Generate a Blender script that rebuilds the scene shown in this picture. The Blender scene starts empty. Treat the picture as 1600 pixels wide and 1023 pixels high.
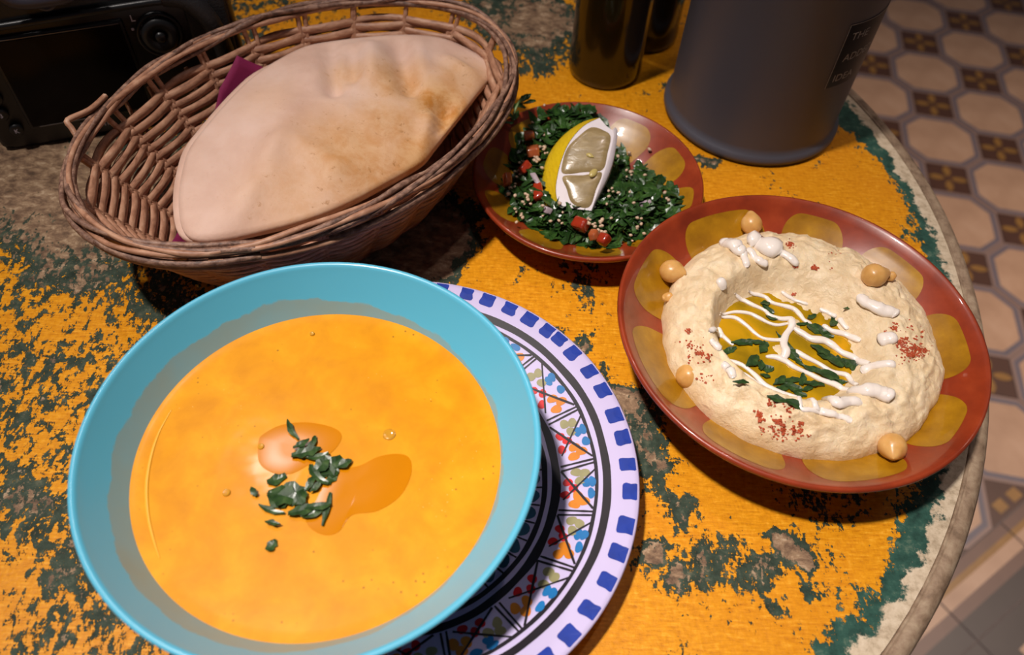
import bpy, bmesh, math, random
from mathutils import Vector, Matrix, noise

# ------------------------------------------------------------------ camera, world, lights, exposure
scene = bpy.context.scene
COL = scene.collection
CAM_R = ((0.99904374, 0.0, 0.04372188), (-0.02643735, 0.79647533, 0.60409281), (-0.03482340, -0.60467103, 0.79571369))
CAM_H = 0.28
F_PX = 1251.63

cam_data = bpy.data.cameras.new('camera')
cam_data.sensor_width = 36.0
cam_data.lens = F_PX / 1600.0 * 36.0
cam_data.clip_start = 0.01
cam_data.dof.use_dof = True
cam_data.dof.focus_distance = 0.325
cam_data.dof.aperture_fstop = 10.0
cam = bpy.data.objects.new('camera', cam_data)
COL.objects.link(cam)
cam.matrix_world = Matrix((
    (CAM_R[0][0], CAM_R[1][0], CAM_R[2][0], 0.0),
    (CAM_R[0][1], CAM_R[1][1], CAM_R[2][1], 0.0),
    (CAM_R[0][2], CAM_R[1][2], CAM_R[2][2], CAM_H),
    (0, 0, 0, 1)))
scene.camera = cam

world = bpy.data.worlds.new('room_light')
scene.world = world
world.use_nodes = True
world.node_tree.nodes['Background'].inputs[0].default_value = (0.92, 0.86, 1.0, 1)
world.node_tree.nodes['Background'].inputs[1].default_value = 0.042


def lamp(name, loc, target, size, power, color, spread=180):
    d = bpy.data.lights.new(name, 'AREA')
    d.shape = 'DISK'
    d.size = size
    d.energy = power
    d.color = color
    d.spread = math.radians(spread)
    o = bpy.data.objects.new(name, d)
    COL.objects.link(o)
    o.location = loc
    o.rotation_euler = (Vector(target) - Vector(loc)).to_track_quat('-Z', 'Y').to_euler()
    return o


lamp('ceiling_spot', (-0.46, 0.04, 1.62), (0.02, 0.100, 0), 0.10, 1.22, (1.0, 0.92, 0.86), 34)
lamp('ceiling_lamp_far', (-0.42, 0.74, 1.24), (-0.02, 0.12, 0), 0.06, 0.30, (1.0, 0.88, 0.88), 80)
lamp('ceiling_lamp_over', (0.20, 0.34, 1.25), (0.08, 0.12, 0), 0.05, 0.20, (1.0, 0.86, 0.84), 80)
lamp('floor_fill', (1.25, 0.70, 1.20), (0.92, 0.72, -0.73), 0.20, 5.6, (1.0, 0.80, 0.66), 75)  # added fill light, aimed to brighten the floor and miss the table

vs = scene.view_settings
vs.view_transform = 'Standard'
vs.look = 'None'
vs.exposure = 0.0
vs.gamma = 1.0
vs.use_curve_mapping = False


# ------------------------------------------------------------------ helpers
def at(px, py, z=0.0):
    """measured picture point -> point on the level z in metres"""
    u, v = px - 800.0, 511.5 - py
    d = [u * CAM_R[0][k] + v * CAM_R[1][k] - F_PX * CAM_R[2][k] for k in range(3)]
    t = (z - CAM_H) / d[2]
    return Vector((d[0] * t, d[1] * t, z))


def on(px, py, fn, n=6):
    """picture point -> point on a height field z = fn(x, y)"""
    p = at(px, py, 0.02)
    for _ in range(n):
        p = at(px, py, fn(p.x, p.y))
    return p


def tag(o, label=None, cat=None, group=None, kind=None):
    if label: o['label'] = label
    if cat: o['category'] = cat
    if group: o['group'] = group
    if kind: o['kind'] = kind
    return o


def empty(name, loc=(0, 0, 0)):
    o = bpy.data.objects.new(name, None)
    o.location = loc
    o.empty_display_size = 0.01
    COL.objects.link(o)
    return o


def link(name, me, parent=None, loc=None, rot=None):
    o = bpy.data.objects.new(name, me)
    COL.objects.link(o)
    if parent is not None:
        o.parent = parent
    if loc is not None: o.location = loc
    if rot is not None: o.rotation_euler = rot
    return o


def mesh(name, verts, faces, mats, parent=None, smooth=True, idx=None, loc=None, rot=None):
    me = bpy.data.meshes.new(name)
    me.from_pydata([tuple(v) for v in verts], [], faces)
    if not isinstance(mats, (list, tuple)): mats = [mats]
    for m in mats: me.materials.append(m)
    if idx: me.polygons.foreach_set('material_index', idx)
    if smooth: me.polygons.foreach_set('use_smooth', [True] * len(me.polygons))
    me.update()
    return link(name, me, parent, loc, rot)


def lathe_data(profile, seg=96, close=False, wob=None):
    """profile of (r, z); r == 0 ends become poles"""
    V, Fc, rings = [], [], []
    for r, z in profile:
        if r < 1e-6:
            rings.append([len(V)]); V.append((0, 0, z))
        else:
            ring = []
            for i in range(seg):
                a = 2 * math.pi * i / seg
                k = 1.0 if wob is None else wob(a, r, z)
                ring.append(len(V)); V.append((r * k * math.cos(a), r * k * math.sin(a), z))
            rings.append(ring)
    pairs = list(zip(rings[:-1], rings[1:]))
    if close: pairs.append((rings[-1], rings[0]))
    for A, B in pairs:
        for i in range(seg):
            j = (i + 1) % seg
            if len(A) == 1 and len(B) == 1: continue
            if len(A) == 1: Fc.append((A[0], B[i], B[j]))
            elif len(B) == 1: Fc.append((A[i], B[0], A[j]))
            else: Fc.append((A[i], B[i], B[j], A[j]))
    return V, Fc


def lathe(name, profile, mat, parent=None, seg=96, loc=None, close=False, wob=None, flip=False):
    V, Fc = lathe_data(profile, seg, close, wob)
    if flip: Fc = [tuple(reversed(f)) for f in Fc]
    return mesh(name, V, Fc, mat, parent, True, None, loc)


def smooth_profile(pts, n=4):
    """Catmull-Rom through (r, z) points"""
    out = []
    P = [pts[0]] + list(pts) + [pts[-1]]
    for i in range(1, len(P) - 2):
        p0, p1, p2, p3 = P[i - 1], P[i], P[i + 1], P[i + 2]
        for k in range(n):
            t = k / n
            out.append(tuple(0.5 * ((2 * p1[c]) + (-p0[c] + p2[c]) * t + (2 * p0[c] - 5 * p1[c] + 4 * p2[c] - p3[c]) * t * t
                                    + (-p0[c] + 3 * p1[c] - 3 * p2[c] + p3[c]) * t ** 3) for c in range(len(p1))))
    out.append(tuple(pts[-1]))
    return out


def tube_data(pts, rad, sides=6, closed=False, flat=1.0, up=None, cap=True):
    """sweep; rad number or list; flat scales the section along the second axis"""
    pts = [Vector(p) for p in pts]
    n = len(pts)
    R = rad if isinstance(rad, (list, tuple)) else [rad] * n
    V, Fc = [], []
    prev = None
    for i, p in enumerate(pts):
        a = pts[(i - 1) % n] if (closed or i > 0) else pts[i]
        b = pts[(i + 1) % n] if (closed or i < n - 1) else pts[i]
        t = (b - a)
        if t.length < 1e-9: t = Vector((1, 0, 0))
        t.normalize()
        if up is not None:
            u = up[i] if isinstance(up, list) else up
            s = t.cross(Vector(u))
        elif prev is None:
            s = t.cross(Vector((0, 0, 1)))
            if s.length < 1e-3: s = t.cross(Vector((1, 0, 0)))
        else:
            s = prev - t * prev.dot(t)
        if s.length < 1e-6: s = t.orthogonal()
        s.normalize(); prev = s
        w = s.cross(t).normalized()
        for k in range(sides):
            an = 2 * math.pi * k / sides
            V.append(p + s * (R[i] * flat * math.cos(an)) + w * (R[i] * math.sin(an)))
    m = n if closed else n - 1
    for i in range(m):
        j = (i + 1) % n
        for k in range(sides):
            l = (k + 1) % sides
            Fc.append((i * sides + k, j * sides + k, j * sides + l, i * sides + l))
    if not closed and cap:
        Fc.append(tuple(reversed(range(sides))))
        Fc.append(tuple((n - 1) * sides + k for k in range(sides)))
    return V, Fc


def tube(name, pts, rad, mat, parent=None, sides=6, closed=False, flat=1.0, up=None):
    V, Fc = tube_data(pts, rad, sides, closed, flat, up)
    return mesh(name, V, Fc, mat, parent)


def spline(pts, n=6):
    return [Vector(p) for p in smooth_profile([tuple(p) for p in pts], n)]


def ring_spline(pts, n=6):
    """closed Catmull-Rom loop"""
    P = [Vector(p) for p in pts]
    m = len(P)
    out = []
    for i in range(m):
        p0, p1, p2, p3 = P[i - 1], P[i], P[(i + 1) % m], P[(i + 2) % m]
        for k in range(n):
            t = k / n
            out.append(0.5 * (2 * p1 + (p2 - p0) * t + (2 * p0 - 5 * p1 + 4 * p2 - p3) * t * t + (3 * p1 - p0 - 3 * p2 + p3) * t ** 3))
    return out


def rbox(name, size, bev, mat, parent=None, loc=(0, 0, 0), rot=(0, 0, 0), seg=3, smooth=True):
    bm = bmesh.new()
    bmesh.ops.create_cube(bm, size=1.0)
    for v in bm.verts:
        v.co = Vector((v.co.x * size[0], v.co.y * size[1], v.co.z * size[2]))
    if bev > 0:
        bmesh.ops.bevel(bm, geom=bm.edges[:], offset=bev, segments=seg, profile=0.5, affect='EDGES')
    me = bpy.data.meshes.new(name)
    bm.to_mesh(me); bm.free()
    me.materials.append(mat)
    if smooth: me.polygons.foreach_set('use_smooth', [True] * len(me.polygons))
    return link(name, me, parent, loc, rot)


def fbm(x, y, z=0.0, oct=4):
    return noise.fractal(Vector((x, y, z)), 1.0, 2.0, oct)


def sstep(a, b, x):
    t = max(0.0, min(1.0, (x - a) / (b - a)))
    return t * t * (3 - 2 * t)


# ------------------------------------------------------------------ material helpers
class NT:
    def __init__(self, name):
        self.m = bpy.data.materials.new(name)
        self.m.use_nodes = True
        self.t = self.m.node_tree
        self.b = self.t.nodes['Principled BSDF']
        self._co = None

    def n(self, typ, **kw):
        nd = self.t.nodes.new(typ)
        for k, v in kw.items(): setattr(nd, k, v)
        return nd

    def put(self, sock, val):
        if isinstance(val, bpy.types.NodeSocket): self.t.links.new(val, sock)
        elif isinstance(val, (tuple, list)) and len(val) == 3 and sock.type == 'RGBA': sock.default_value = (*val, 1)
        else: sock.default_value = val

    def co(self):
        if self._co is None: self._co = self.n('ShaderNodeTexCoord').outputs['Object']
        return self._co

    def mapping(self, vec, scale=(1, 1, 1), rot=(0, 0, 0), loc=(0, 0, 0)):
        nd = self.n('ShaderNodeMapping')
        self.put(nd.inputs['Vector'], vec)
        nd.inputs['Scale'].default_value = scale
        nd.inputs['Rotation'].default_value = rot
        nd.inputs['Location'].default_value = loc
        return nd.outputs[0]

    def noise(self, scale, detail=4, rough=0.55, dist=0.0, vec=None, color=False):
        nd = self.n('ShaderNodeTexNoise')
        self.put(nd.inputs['Vector'], vec if vec is not None else self.co())
        nd.inputs['Scale'].default_value = scale
        nd.inputs['Detail'].default_value = detail
        nd.inputs['Roughness'].default_value = rough
        nd.inputs['Distortion'].default_value = dist
        return nd.outputs['Color' if color else 'Fac']

    def voronoi(self, scale, vec=None, out='Distance', feature='F1'):
        nd = self.n('ShaderNodeTexVoronoi', feature=feature)
        self.put(nd.inputs['Vector'], vec if vec is not None else self.co())
        nd.inputs['Scale'].default_value = scale
        return nd.outputs[out]

    def math(self, op, a, b=0.0, c=0.0, clamp=False):
        nd = self.n('ShaderNodeMath', operation=op)
        nd.use_clamp = clamp
        self.put(nd.inputs[0], a); self.put(nd.inputs[1], b); self.put(nd.inputs[2], c)
        return nd.outputs[0]

    def step(self, x, lo, hi, a=0.0, b=1.0):
        nd = self.n('ShaderNodeMapRange', interpolation_type='SMOOTHSTEP')
        self.put(nd.inputs['Value'], x)
        nd.inputs['From Min'].default_value = lo; nd.inputs['From Max'].default_value = hi
        nd.inputs['To Min'].default_value = a; nd.inputs['To Max'].default_value = b
        return nd.outputs[0]

    def mix(self, f, a, b):
        nd = self.n('ShaderNodeMix', data_type='RGBA')
        self.put(nd.inputs['Factor'], f)
        self.put(nd.inputs['A'] if False else nd.inputs[6], a)
        self.put(nd.inputs[7], b)
        return nd.outputs[2]

    def ramp(self, f, stops):
        nd = self.n('ShaderNodeValToRGB')
        self.put(nd.inputs[0], f)
        e = nd.color_ramp.elements
        while len(e) < len(stops): e.new(0.5)
        for el, (p, c) in zip(e, stops):
            el.position = p; el.color = (*c, 1)
        return nd.outputs[0]

    def bump(self, h, strength=0.3, dist=0.001, prev=None):
        nd = self.n('ShaderNodeBump')
        nd.inputs['Strength'].default_value = strength
        nd.inputs['Distance'].default_value = dist
        self.put(nd.inputs['Height'], h)
        if prev is not None: self.put(nd.inputs['Normal'], prev)
        return nd.outputs[0]

    def set(self, **kw):
        names = {'color': 'Base Color', 'rough': 'Roughness', 'normal': 'Normal', 'metal': 'Metallic', 'spec': 'Specular IOR Level',
                 'coat': 'Coat Weight', 'coat_rough': 'Coat Roughness', 'sss': 'Subsurface Weight', 'trans': 'Transmission Weight',
                 'ior': 'IOR', 'sheen': 'Sheen Weight', 'alpha': 'Alpha'}
        for k, v in kw.items():
            if k == 'sss_r':
                self.b.inputs['Subsurface Radius'].default_value = v
            elif k == 'sss_s':
                self.b.inputs['Subsurface Scale'].default_value = v
            else:
                self.put(self.b.inputs[names[k]], v)
        return self.m


def flatmat(name, color, rough=0.5, var=0.0, vscale=80, bump=0.0, bscale=200, **kw):
    t = NT(name)
    c = color
    if var:
        n = t.noise(vscale, 4)
        c = t.mix(n, tuple(x * (1 - var) for x in color), tuple(min(1, x * (1 + var)) for x in color))
    if bump: t.set(normal=t.bump(t.noise(bscale, 3), bump, 0.0006))
    return t.set(color=c, rough=rough, **kw)


TABLE_C = (-0.0613, 0.2848)
TABLE_R = 0.2966


def table_paint():
    t = NT('worn_painted_wood')
    co = t.co()
    xy = t.n('ShaderNodeVectorMath', operation='MULTIPLY')
    t.put(xy.inputs[0], co); xy.inputs[1].default_value = (1, 1, 0)
    co = xy.outputs[0]
    # worn spots and painted shade: (px, py, radius in m, strength)
    spots = [(50, 285, .056, .085), (110, 390, .026, .07), (200, 290, .048, .078), (10, 270, .05, .065), (30, 560, .020, .04),
             (850, 45, .045, .11), (800, 20, .04, .09), (1325, 175, .020, .15), (640, 400, .036, .13), (560, 430, .04, .12), (700, 350, .03, .1),  # dark spots between basket and bowl mostly paint in the shadow there
             (1240, 860, .0095, .20), (1262, 880, .006, .12), (1195, 893, .008, .09), (1130, 880, .014, .055), (1060, 790, .010, .08), (1020, 725, .014, .12), (1000, 650, .016, .13),
             (1070, 905, .0050, .13), (1025, 868, .0045, .12), (120, 870, .016, .06), (20, 770, .012, .07), (60, 820, .014, .05), (150, 440, .012, .06),
             (270, 480, .02, .05), (230, 915, .010, .10), (1265, 745, .035, .05), (1110, 250, .008, .10), (965, 620, .010, .12), (905, 555, .006, .12), (1260, 925, .006, .10), (1215, 945, .006, .09)]
    jit = t.noise(45, 6, .65, vec=co, color=True)
    jv = t.n('ShaderNodeVectorMath', operation='MULTIPLY_ADD')
    t.put(jv.inputs[0], jit); jv.inputs[1].default_value = (.034, .034, 0); jv.inputs[2].default_value = (-.017, -.017, 0)
    ja = t.n('ShaderNodeVectorMath', operation='ADD'); t.put(ja.inputs[0], jv.outputs[0]); t.put(ja.inputs[1], co)
    wear_shade = None
    for px, py, r, s in spots:
        p = at(px, py, 0)
        d = t.n('ShaderNodeVectorMath', operation='DISTANCE')
        t.put(d.inputs[0], ja.outputs[0]); d.inputs[1].default_value = (p.x, p.y, 0)
        v = t.step(d.outputs['Value'], r * .25, r * 1.25, s, 0.0)
        wear_shade = v if wear_shade is None else t.math('ADD', wear_shade, v)
    wear_shade = t.math('MINIMUM', wear_shade, 0.20)
    # fleck density grows towards the front left
    sep = t.n('ShaderNodeSeparateXYZ'); t.put(sep.inputs[0], co)
    X, Y = sep.outputs[0], sep.outputs[1]
    left = t.step(X, -0.02, -0.14)
    wear_shade = t.math('ADD', wear_shade, t.math('MULTIPLY', left, 0.012))
    warp = t.noise(14, 3, .5, color=True, vec=co)
    wv = t.n('ShaderNodeVectorMath', operation='MULTIPLY_ADD')
    t.put(wv.inputs[0], warp); wv.inputs[1].default_value = (.02, .02, 0); t.put(wv.inputs[2], co)
    wc = wv.outputs[0]
    big = t.noise(30, 6, .60, .3, vec=wc)
    flk = t.noise(1.0, 8, .66, .3, vec=t.mapping(wc, (250, 150, 1), (0, 0, .5)))
    fine = t.noise(1.0, 6, .70, .2, vec=t.mapping(co, (520, 300, 1), (0, 0, .65)))
    streak = t.noise(1.0, 6, .68, .0, vec=t.mapping(co, (150, 1000, 1), (0, 0, 1.05)))
    streak2 = t.noise(1.0, 6, .68, .0, vec=t.mapping(co, (900, 170, 1), (0, 0, .45)))
    h = t.math('MULTIPLY', big, t.math('MULTIPLY_ADD', left, -.12, .36))
    h = t.math('MULTIPLY_ADD', flk, t.math('MULTIPLY_ADD', left, .12, .28), h)
    h = t.math('MULTIPLY_ADD', fine, .18, h)
    h = t.math('MULTIPLY_ADD', streak, .08, h)
    h = t.math('MULTIPLY_ADD', left, -.038, h)
    # edge wear
    dc = t.n('ShaderNodeVectorMath', operation='DISTANCE')
    t.put(dc.inputs[0], co); dc.inputs[1].default_value = (*TABLE_C, 0)
    rad = dc.outputs['Value']
    edge = t.step(rad, .264, .290, 0, .18)
    val = t.math('SUBTRACT', t.math('SUBTRACT', h, wear_shade), edge)
    orange_m = t.step(val, .388, .396)
    tan_m = t.math('MULTIPLY', t.step(t.math('MULTIPLY_ADD', t.math('SUBTRACT', t.noise(130, 6, .7, vec=co), .5), .16, val), .330, .306), t.step(rad, .270, .258))
    # colours
    og = t.math('MULTIPLY_ADD', streak, .55, t.math('MULTIPLY_ADD', fine, .33, t.math('MULTIPLY', streak2, .12)))
    orange = t.ramp(og, [(.34, (.38, .115, .002)), (.45, (.64, .24, .004)), (.54, (.76, .31, .007)), (.66, (.93, .48, .05))])
    orange = t.mix(t.step(t.noise(9, 3, vec=co), .35, .7), orange, t.mix(.35, orange, (.62, .20, .01)))
    g = t.noise(160, 6, .7, vec=co)
    edge_g = t.step(rad, .25, .275)
    green = t.mix(edge_g, t.ramp(g, [(.3, (.012, .020, .012)), (.55, (.040, .060, .040)), (.75, (.15, .15, .095))]),
                  t.ramp(g, [(.3, (.010, .034, .026)), (.55, (.03, .092, .068)), (.75, (.17, .22, .15))]))
    tn = t.noise(1.0, 8, .74, .35, vec=t.mapping(co, (120, 190, 1), (0, 0, .8)))
    tan = t.ramp(tn, [(.30, (.055, .035, .022)), (.44, (.17, .10, .06)), (.56, (.32, .205, .12)), (.70, (.60, .45, .30))])
    lower = t.mix(tan_m, green, tan)
    col = t.mix(orange_m, lower, orange)
    # chalky primer next to the edge
    rn = t.math('MULTIPLY_ADD', t.math('SUBTRACT', t.noise(70, 7, .7, vec=co), .5), .030, rad)
    cream_m = t.step(rn, .2815, .2835)
    cream = t.ramp(t.noise(220, 6, .7, vec=co), [(.3, (.34, .25, .16)), (.5, (.60, .48, .34)), (.7, (.72, .60, .45))])
    col = t.mix(cream_m, col, cream)
    hh = t.math('MULTIPLY_ADD', orange_m, .6, t.math('MULTIPLY', t.step(val, .2, .6), .3))
    nb = t.bump(hh, .55, .0006)
    nb = t.bump(og, .30, .0006, nb)
    nb = t.bump(t.noise(420, 4, .7, vec=co), .25, .0005, nb)
    rgh = t.mix(orange_m, (.62,) * 3, (.40,) * 3)
    return t.set(color=col, rough=rgh, normal=nb, spec=.22)


def glaze_red():
    t = NT('red_brown_glaze')
    n = t.noise(60, 5, .6)
    c = t.ramp(n, [(.3, (.20, .024, .007)), (.55, (.31, .040, .010)), (.75, (.40, .062, .016))])
    return t.set(color=c, rough=.32, coat=.5, coat_rough=.05, normal=t.bump(t.noise(140, 3), .06, .0006))


def glaze_ochre():
    t = NT('ochre_glaze')
    n = t.noise(90, 5, .6)
    c = t.ramp(n, [(.3, (.28, .12, .003)), (.55, (.40, .185, .004)), (.78, (.52, .27, .010))])
    return t.set(color=c, rough=.34, coat=.5, coat_rough=.04, normal=t.bump(t.noise(200, 3), .05, .0005))


MAT = {}


def build_mats():
    M = MAT
    M['table'] = table_paint()
    t = NT('weathered_edging')
    n = t.noise(1.0, 6, .7, .3, vec=t.mapping(t.co(), (120, 120, 300)))
    M['edging'] = t.set(color=t.ramp(n, [(.3, (.13, .078, .045)), (.5, (.29, .195, .125)), (.7, (.44, .33, .22))]), rough=.55,
                        normal=t.bump(n, .3, .0008))
    M['iron'] = flatmat('black_iron', (.02, .02, .02), .5, metal=.6)
    M['red'] = glaze_red()
    M['ochre'] = glaze_ochre()
    # bowl
    t = NT('sky_blue_stoneware')
    sp = t.n('ShaderNodeSeparateXYZ'); t.put(sp.inputs[0], t.co())
    zt = t.math('MULTIPLY_ADD', t.math('SUBTRACT', t.noise(70, 5, .6), .5), .006, sp.outputs[2])
    side = t.step(sp.outputs[0], .055, -.03)
    rr = t.n('ShaderNodeVectorMath', operation='LENGTH')
    mu = t.n('ShaderNodeVectorMath', operation='MULTIPLY'); t.put(mu.inputs[0], t.co()); mu.inputs[1].default_value = (1, 1, 0)
    t.put(rr.inputs[0], mu.outputs[0])
    top = t.math('MULTIPLY_ADD', side, .0050, .0385)
    inside = t.math('SUBTRACT', sp.outputs[2], t.math('MULTIPLY_ADD', rr.outputs['Value'], 1.15, -.0335))   # >0 on the inner face
    film = t.math('MULTIPLY', t.step(t.math('SUBTRACT', zt, top), .0004, -.0004), t.step(inside, .0, .001))
    base = t.mix(t.noise(30, 3), (.100, .465, .65), (.115, .49, .68))
    col = t.mix(t.math('MULTIPLY', film, t.math('MULTIPLY_ADD', t.noise(40, 4), .5, .28)), base, (.36, .27, .10))
    M['bowl'] = t.set(color=col, rough=.34, coat=.45, coat_rough=.14)
    # soup
    t = NT('orange_lentil_soup')
    n = t.noise(60, 6, .6, .3)
    c = t.ramp(n, [(.3, (.64, .232, .001)), (.5, (.73, .284, .001)), (.7, (.82, .35, .004))])
    v = t.voronoi(330)
    sp1 = t.math('MULTIPLY', t.step(v, .17, .08), t.step(t.noise(60, 2), .54, .62))
    c = t.mix(t.math('MULTIPLY', sp1, .75), c, (.26, .09, .008))
    v2 = t.voronoi(520)
    sp2 = t.math('MULTIPLY', t.step(v2, .12, .05), t.step(t.noise(33, 2), .55, .62))
    c = t.mix(t.math('MULTIPLY', sp2, .5), c, (1, .66, .22))
    M['soup'] = t.set(color=c, rough=.38, coat=.10, coat_rough=.10, normal=t.bump(t.noise(240, 5, .6), .05, .0004), spec=.22)
    M['soup_oil'] = flatmat('soup_oil', (.58, .195, .001), .18, var=.06, vscale=90, spec=.25)
    M['soup_skin'] = flatmat('soup_skin', (.86, .40, .03), .25, var=.1)
    M['bubble'] = flatmat('soup_bubble', (.62, .28, .02), .06, coat=.8)
    # herbs
    t = NT('parsley_leaf')
    n = t.noise(260, 4, .6)
    M['leaf'] = t.set(color=t.ramp(n, [(.3, (.012, .030, .008)), (.55, (.028, .066, .016)), (.78, (.085, .14, .04))]), rough=.32,
                      normal=t.bump(n, .3, .0005), spec=.5)
    t = NT('tabbouleh_leaf')
    n = t.noise(170, 4, .6)
    M['leaf2'] = t.set(color=t.ramp(n, [(.3, (.009, .026, .006)), (.5, (.022, .064, .012)), (.66, (.05, .12, .022)), (.82, (.17, .26, .06))]),
                       rough=.30, normal=t.bump(n, .3, .0005), spec=.5)
    M['stalk'] = flatmat('parsley_stalk', (.16, .24, .07), .4, var=.3)
    # painted plate
    M['white_glaze'] = flatmat('lilac_white_glaze', (.57, .49, .73), .38, var=.03, spec=.35)
    M['cobalt'] = flatmat('cobalt_paint', (.008, .035, .30), .38, var=.35, vscale=160, spec=.35)
    M['black_paint'] = flatmat('black_paint', (.016, .012, .016), .4, var=.3, spec=.3)
    M['p_blue'] = flatmat('blue_paint', (.012, .16, .42), .38, var=.25, vscale=200, spec=.35)
    M['p_red'] = flatmat('red_paint', (.62, .010, .012), .38, var=.25, vscale=200, spec=.35)
    M['p_orange'] = flatmat('orange_paint', (.66, .21, .012), .38, var=.25, vscale=200, spec=.35)
    M['p_olive'] = flatmat('olive_paint', (.30, .27, .13), .38, var=.25, vscale=200, spec=.35)
    M['p_teal'] = flatmat('teal_paint', (.02, .085, .14), .38, var=.3, vscale=200, spec=.35)
    # hummus
    t = NT('hummus')
    n = t.noise(120, 6, .6)
    c = t.ramp(n, [(.3, (.74, .53, .30)), (.55, (.84, .65, .41)), (.75, (.89, .73, .51))])
    nb = t.bump(t.noise(380, 5, .65, .4), .6, .0012)
    nb = t.bump(t.voronoi(300), .25, .0006, nb)
    M['hummus'] = t.set(color=c, rough=.40, normal=nb, sss=.12, sss_r=(.003, .002, .001), sss_s=1.0)
    t = NT('olive_oil')
    n = t.noise(70, 4, .5, .5)
    c = t.ramp(n, [(.32, (.28, .165, .004)), (.52, (.46, .26, .004)), (.70, (.72, .35, .008))])
    M['oil'] = t.set(color=c, rough=.06, coat=.6, coat_rough=.02, normal=t.bump(t.noise(60, 2), .06, .001))
    M['tahini'] = flatmat('tahini', (.92, .82, .74), .22, var=.04, coat=.4, coat_rough=.15, sss=.1, sss_r=(.002, .002, .0015), sss_s=1.0)
    M['paprika'] = flatmat('paprika', (.42, .055, .008), .6, var=.5, vscale=500)
    t = NT('chickpea')
    n = t.noise(180, 4)
    M['chickpea'] = t.set(color=t.ramp(n, [(.3, (.62, .31, .08)), (.6, (.74, .41, .13)), (.8, (.80, .52, .22))]), rough=.32, coat=.2,
                          sss=.15, sss_r=(.003, .0015, .0006), sss_s=1.0, normal=t.bump(n, .15, .0005))
    # bread
    t = NT('pita_crust')
    n = t.noise(26, 5, .6, .3)
    c = t.ramp(n, [(.3, (.58, .36, .27)), (.52, (.68, .455, .355)), (.72, (.74, .53, .44))])
    sp = t.n('ShaderNodeSeparateXYZ'); t.put(sp.inputs[0], t.co())
    toast = None
    for px, py, r, s in ((690, 140, .030, 1.0), (625, 120, .028, .75), (560, 230, .046, .75), (660, 220, .032, .95), (545, 110, .016, .55), (480, 280, .040, .50), (610, 180, .032, .7), (725, 105, .026, .65), (420, 150, .02, .2), (560, 300, .03, .5)):
        p = at(px, py, .052)
        d = t.n('ShaderNodeVectorMath', operation='DISTANCE'); mu = t.n('ShaderNodeVectorMath', operation='MULTIPLY'); t.put(mu.inputs[0], t.co()); mu.inputs[1].default_value = (1, 1, 0)
        t.put(d.inputs[0], mu.outputs[0]); d.inputs[1].default_value = (p.x, p.y, 0)
        w = t.step(d.outputs['Value'], r * .1, r * 1.1, s, 0)
        toast = w if toast is None else t.math('MAXIMUM', toast, w)
    blot = t.step(t.noise(90, 7, .72, .3), .38, .66)
    c = t.mix(t.math('MULTIPLY', toast, .80), c, (.66, .36, .11))
    c = t.mix(t.math('MULTIPLY', t.math('MULTIPLY', toast, toast), t.math('MULTIPLY', blot, 1.1)), c, (.52, .205, .030))
    spk = t.math('MULTIPLY', t.step(t.noise(260, 5, .7, .4), .60, .70), t.math('MULTIPLY_ADD', toast, 1.1, .10))
    c = t.mix(t.math('MINIMUM', spk, .7), c, (.36, .15, .03))
    nb = t.bump(t.noise(60, 5, .6), .25, .002)
    nb = t.bump(t.noise(500, 3), .12, .0005, nb)
    M['pita'] = t.set(color=c, rough=.62, normal=nb, sheen=.1, sss=.05, sss_r=(.004, .002, .001), sss_s=1.0)
    M['napkin'] = flatmat('magenta_paper', (.20, .004, .060), .8, var=.1, bump=.2, bscale=800)
    # wicker
    t = NT('tan_reed')
    n = t.noise(1.0, 5, .65, .3, vec=t.mapping(t.co(), (130, 130, 500)))
    M['reed'] = t.set(color=t.ramp(n, [(.3, (.22, .095, .052)), (.5, (.42, .205, .120)), (.72, (.58, .34, .215))]), rough=.5,
                      normal=t.bump(n, .35, .0006))
    t = NT('grey_brown_reed')
    n = t.noise(1.0, 6, .7, .3, vec=t.mapping(t.co(), (260, 260, 500)))
    M['rimreed'] = t.set(color=t.ramp(n, [(.32, (.060, .028, .018)), (.48, (.20, .102, .068)), (.62, (.35, .20, .135)), (.78, (.64, .44, .30))]), rough=.5,
                         normal=t.bump(n, .5, .0008))
    # lemon
    t = NT('lemon_rind')
    n = t.noise(120, 4)
    M['rind'] = t.set(color=t.mix(n, (.72, .46, .004), (.86, .60, .02)), rough=.36, normal=t.bump(t.voronoi(600), .35, .0006), coat=.2)
    M['pith'] = flatmat('lemon_pith', (.72, .64, .66), .45, var=.06, vscale=200, bump=.15, sss=.1, sss_r=(.002, .002, .002), sss_s=1.0)
    t = NT('lemon_flesh')
    n = t.noise(1.0, 5, .6, .3, vec=t.mapping(t.co(), (120, 300, 120), (0, 0, .7)))
    M['flesh'] = t.set(color=t.ramp(n, [(.3, (.25, .175, .075)), (.55, (.34, .245, .115)), (.78, (.48, .36, .19))]), rough=.25, coat=.2, coat_rough=.1,
                       normal=t.bump(n, .25, .0008))
    M['seed'] = flatmat('lemon_seed', (.55, .43, .14), .3, var=.2)
    M['tomato'] = flatmat('tomato', (.34, .030, .010), .14, var=.4, vscale=250, coat=.6, coat_rough=.05, bump=.2)
    M['tomato2'] = flatmat('pale_tomato', (.42, .10, .03), .18, var=.4, vscale=250, coat=.5, coat_rough=.05, bump=.2)
    M['onion'] = flatmat('onion', (.46, .36, .40), .2, var=.25, vscale=250, coat=.4)
    M['bulgur'] = flatmat('bulgur', (.62, .44, .30), .4, var=.4, vscale=300)
    # dark things
    t = NT('black_camera_plastic')
    M['campl'] = t.set(color=(.010, .010, .011), rough=.36, normal=t.bump(t.noise(900, 3), .15, .0003), spec=.45)
    M['camgrip'] = flatmat('black_rubber_grip', (.012, .012, .014), .55, bump=.6, bscale=1200)
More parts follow.
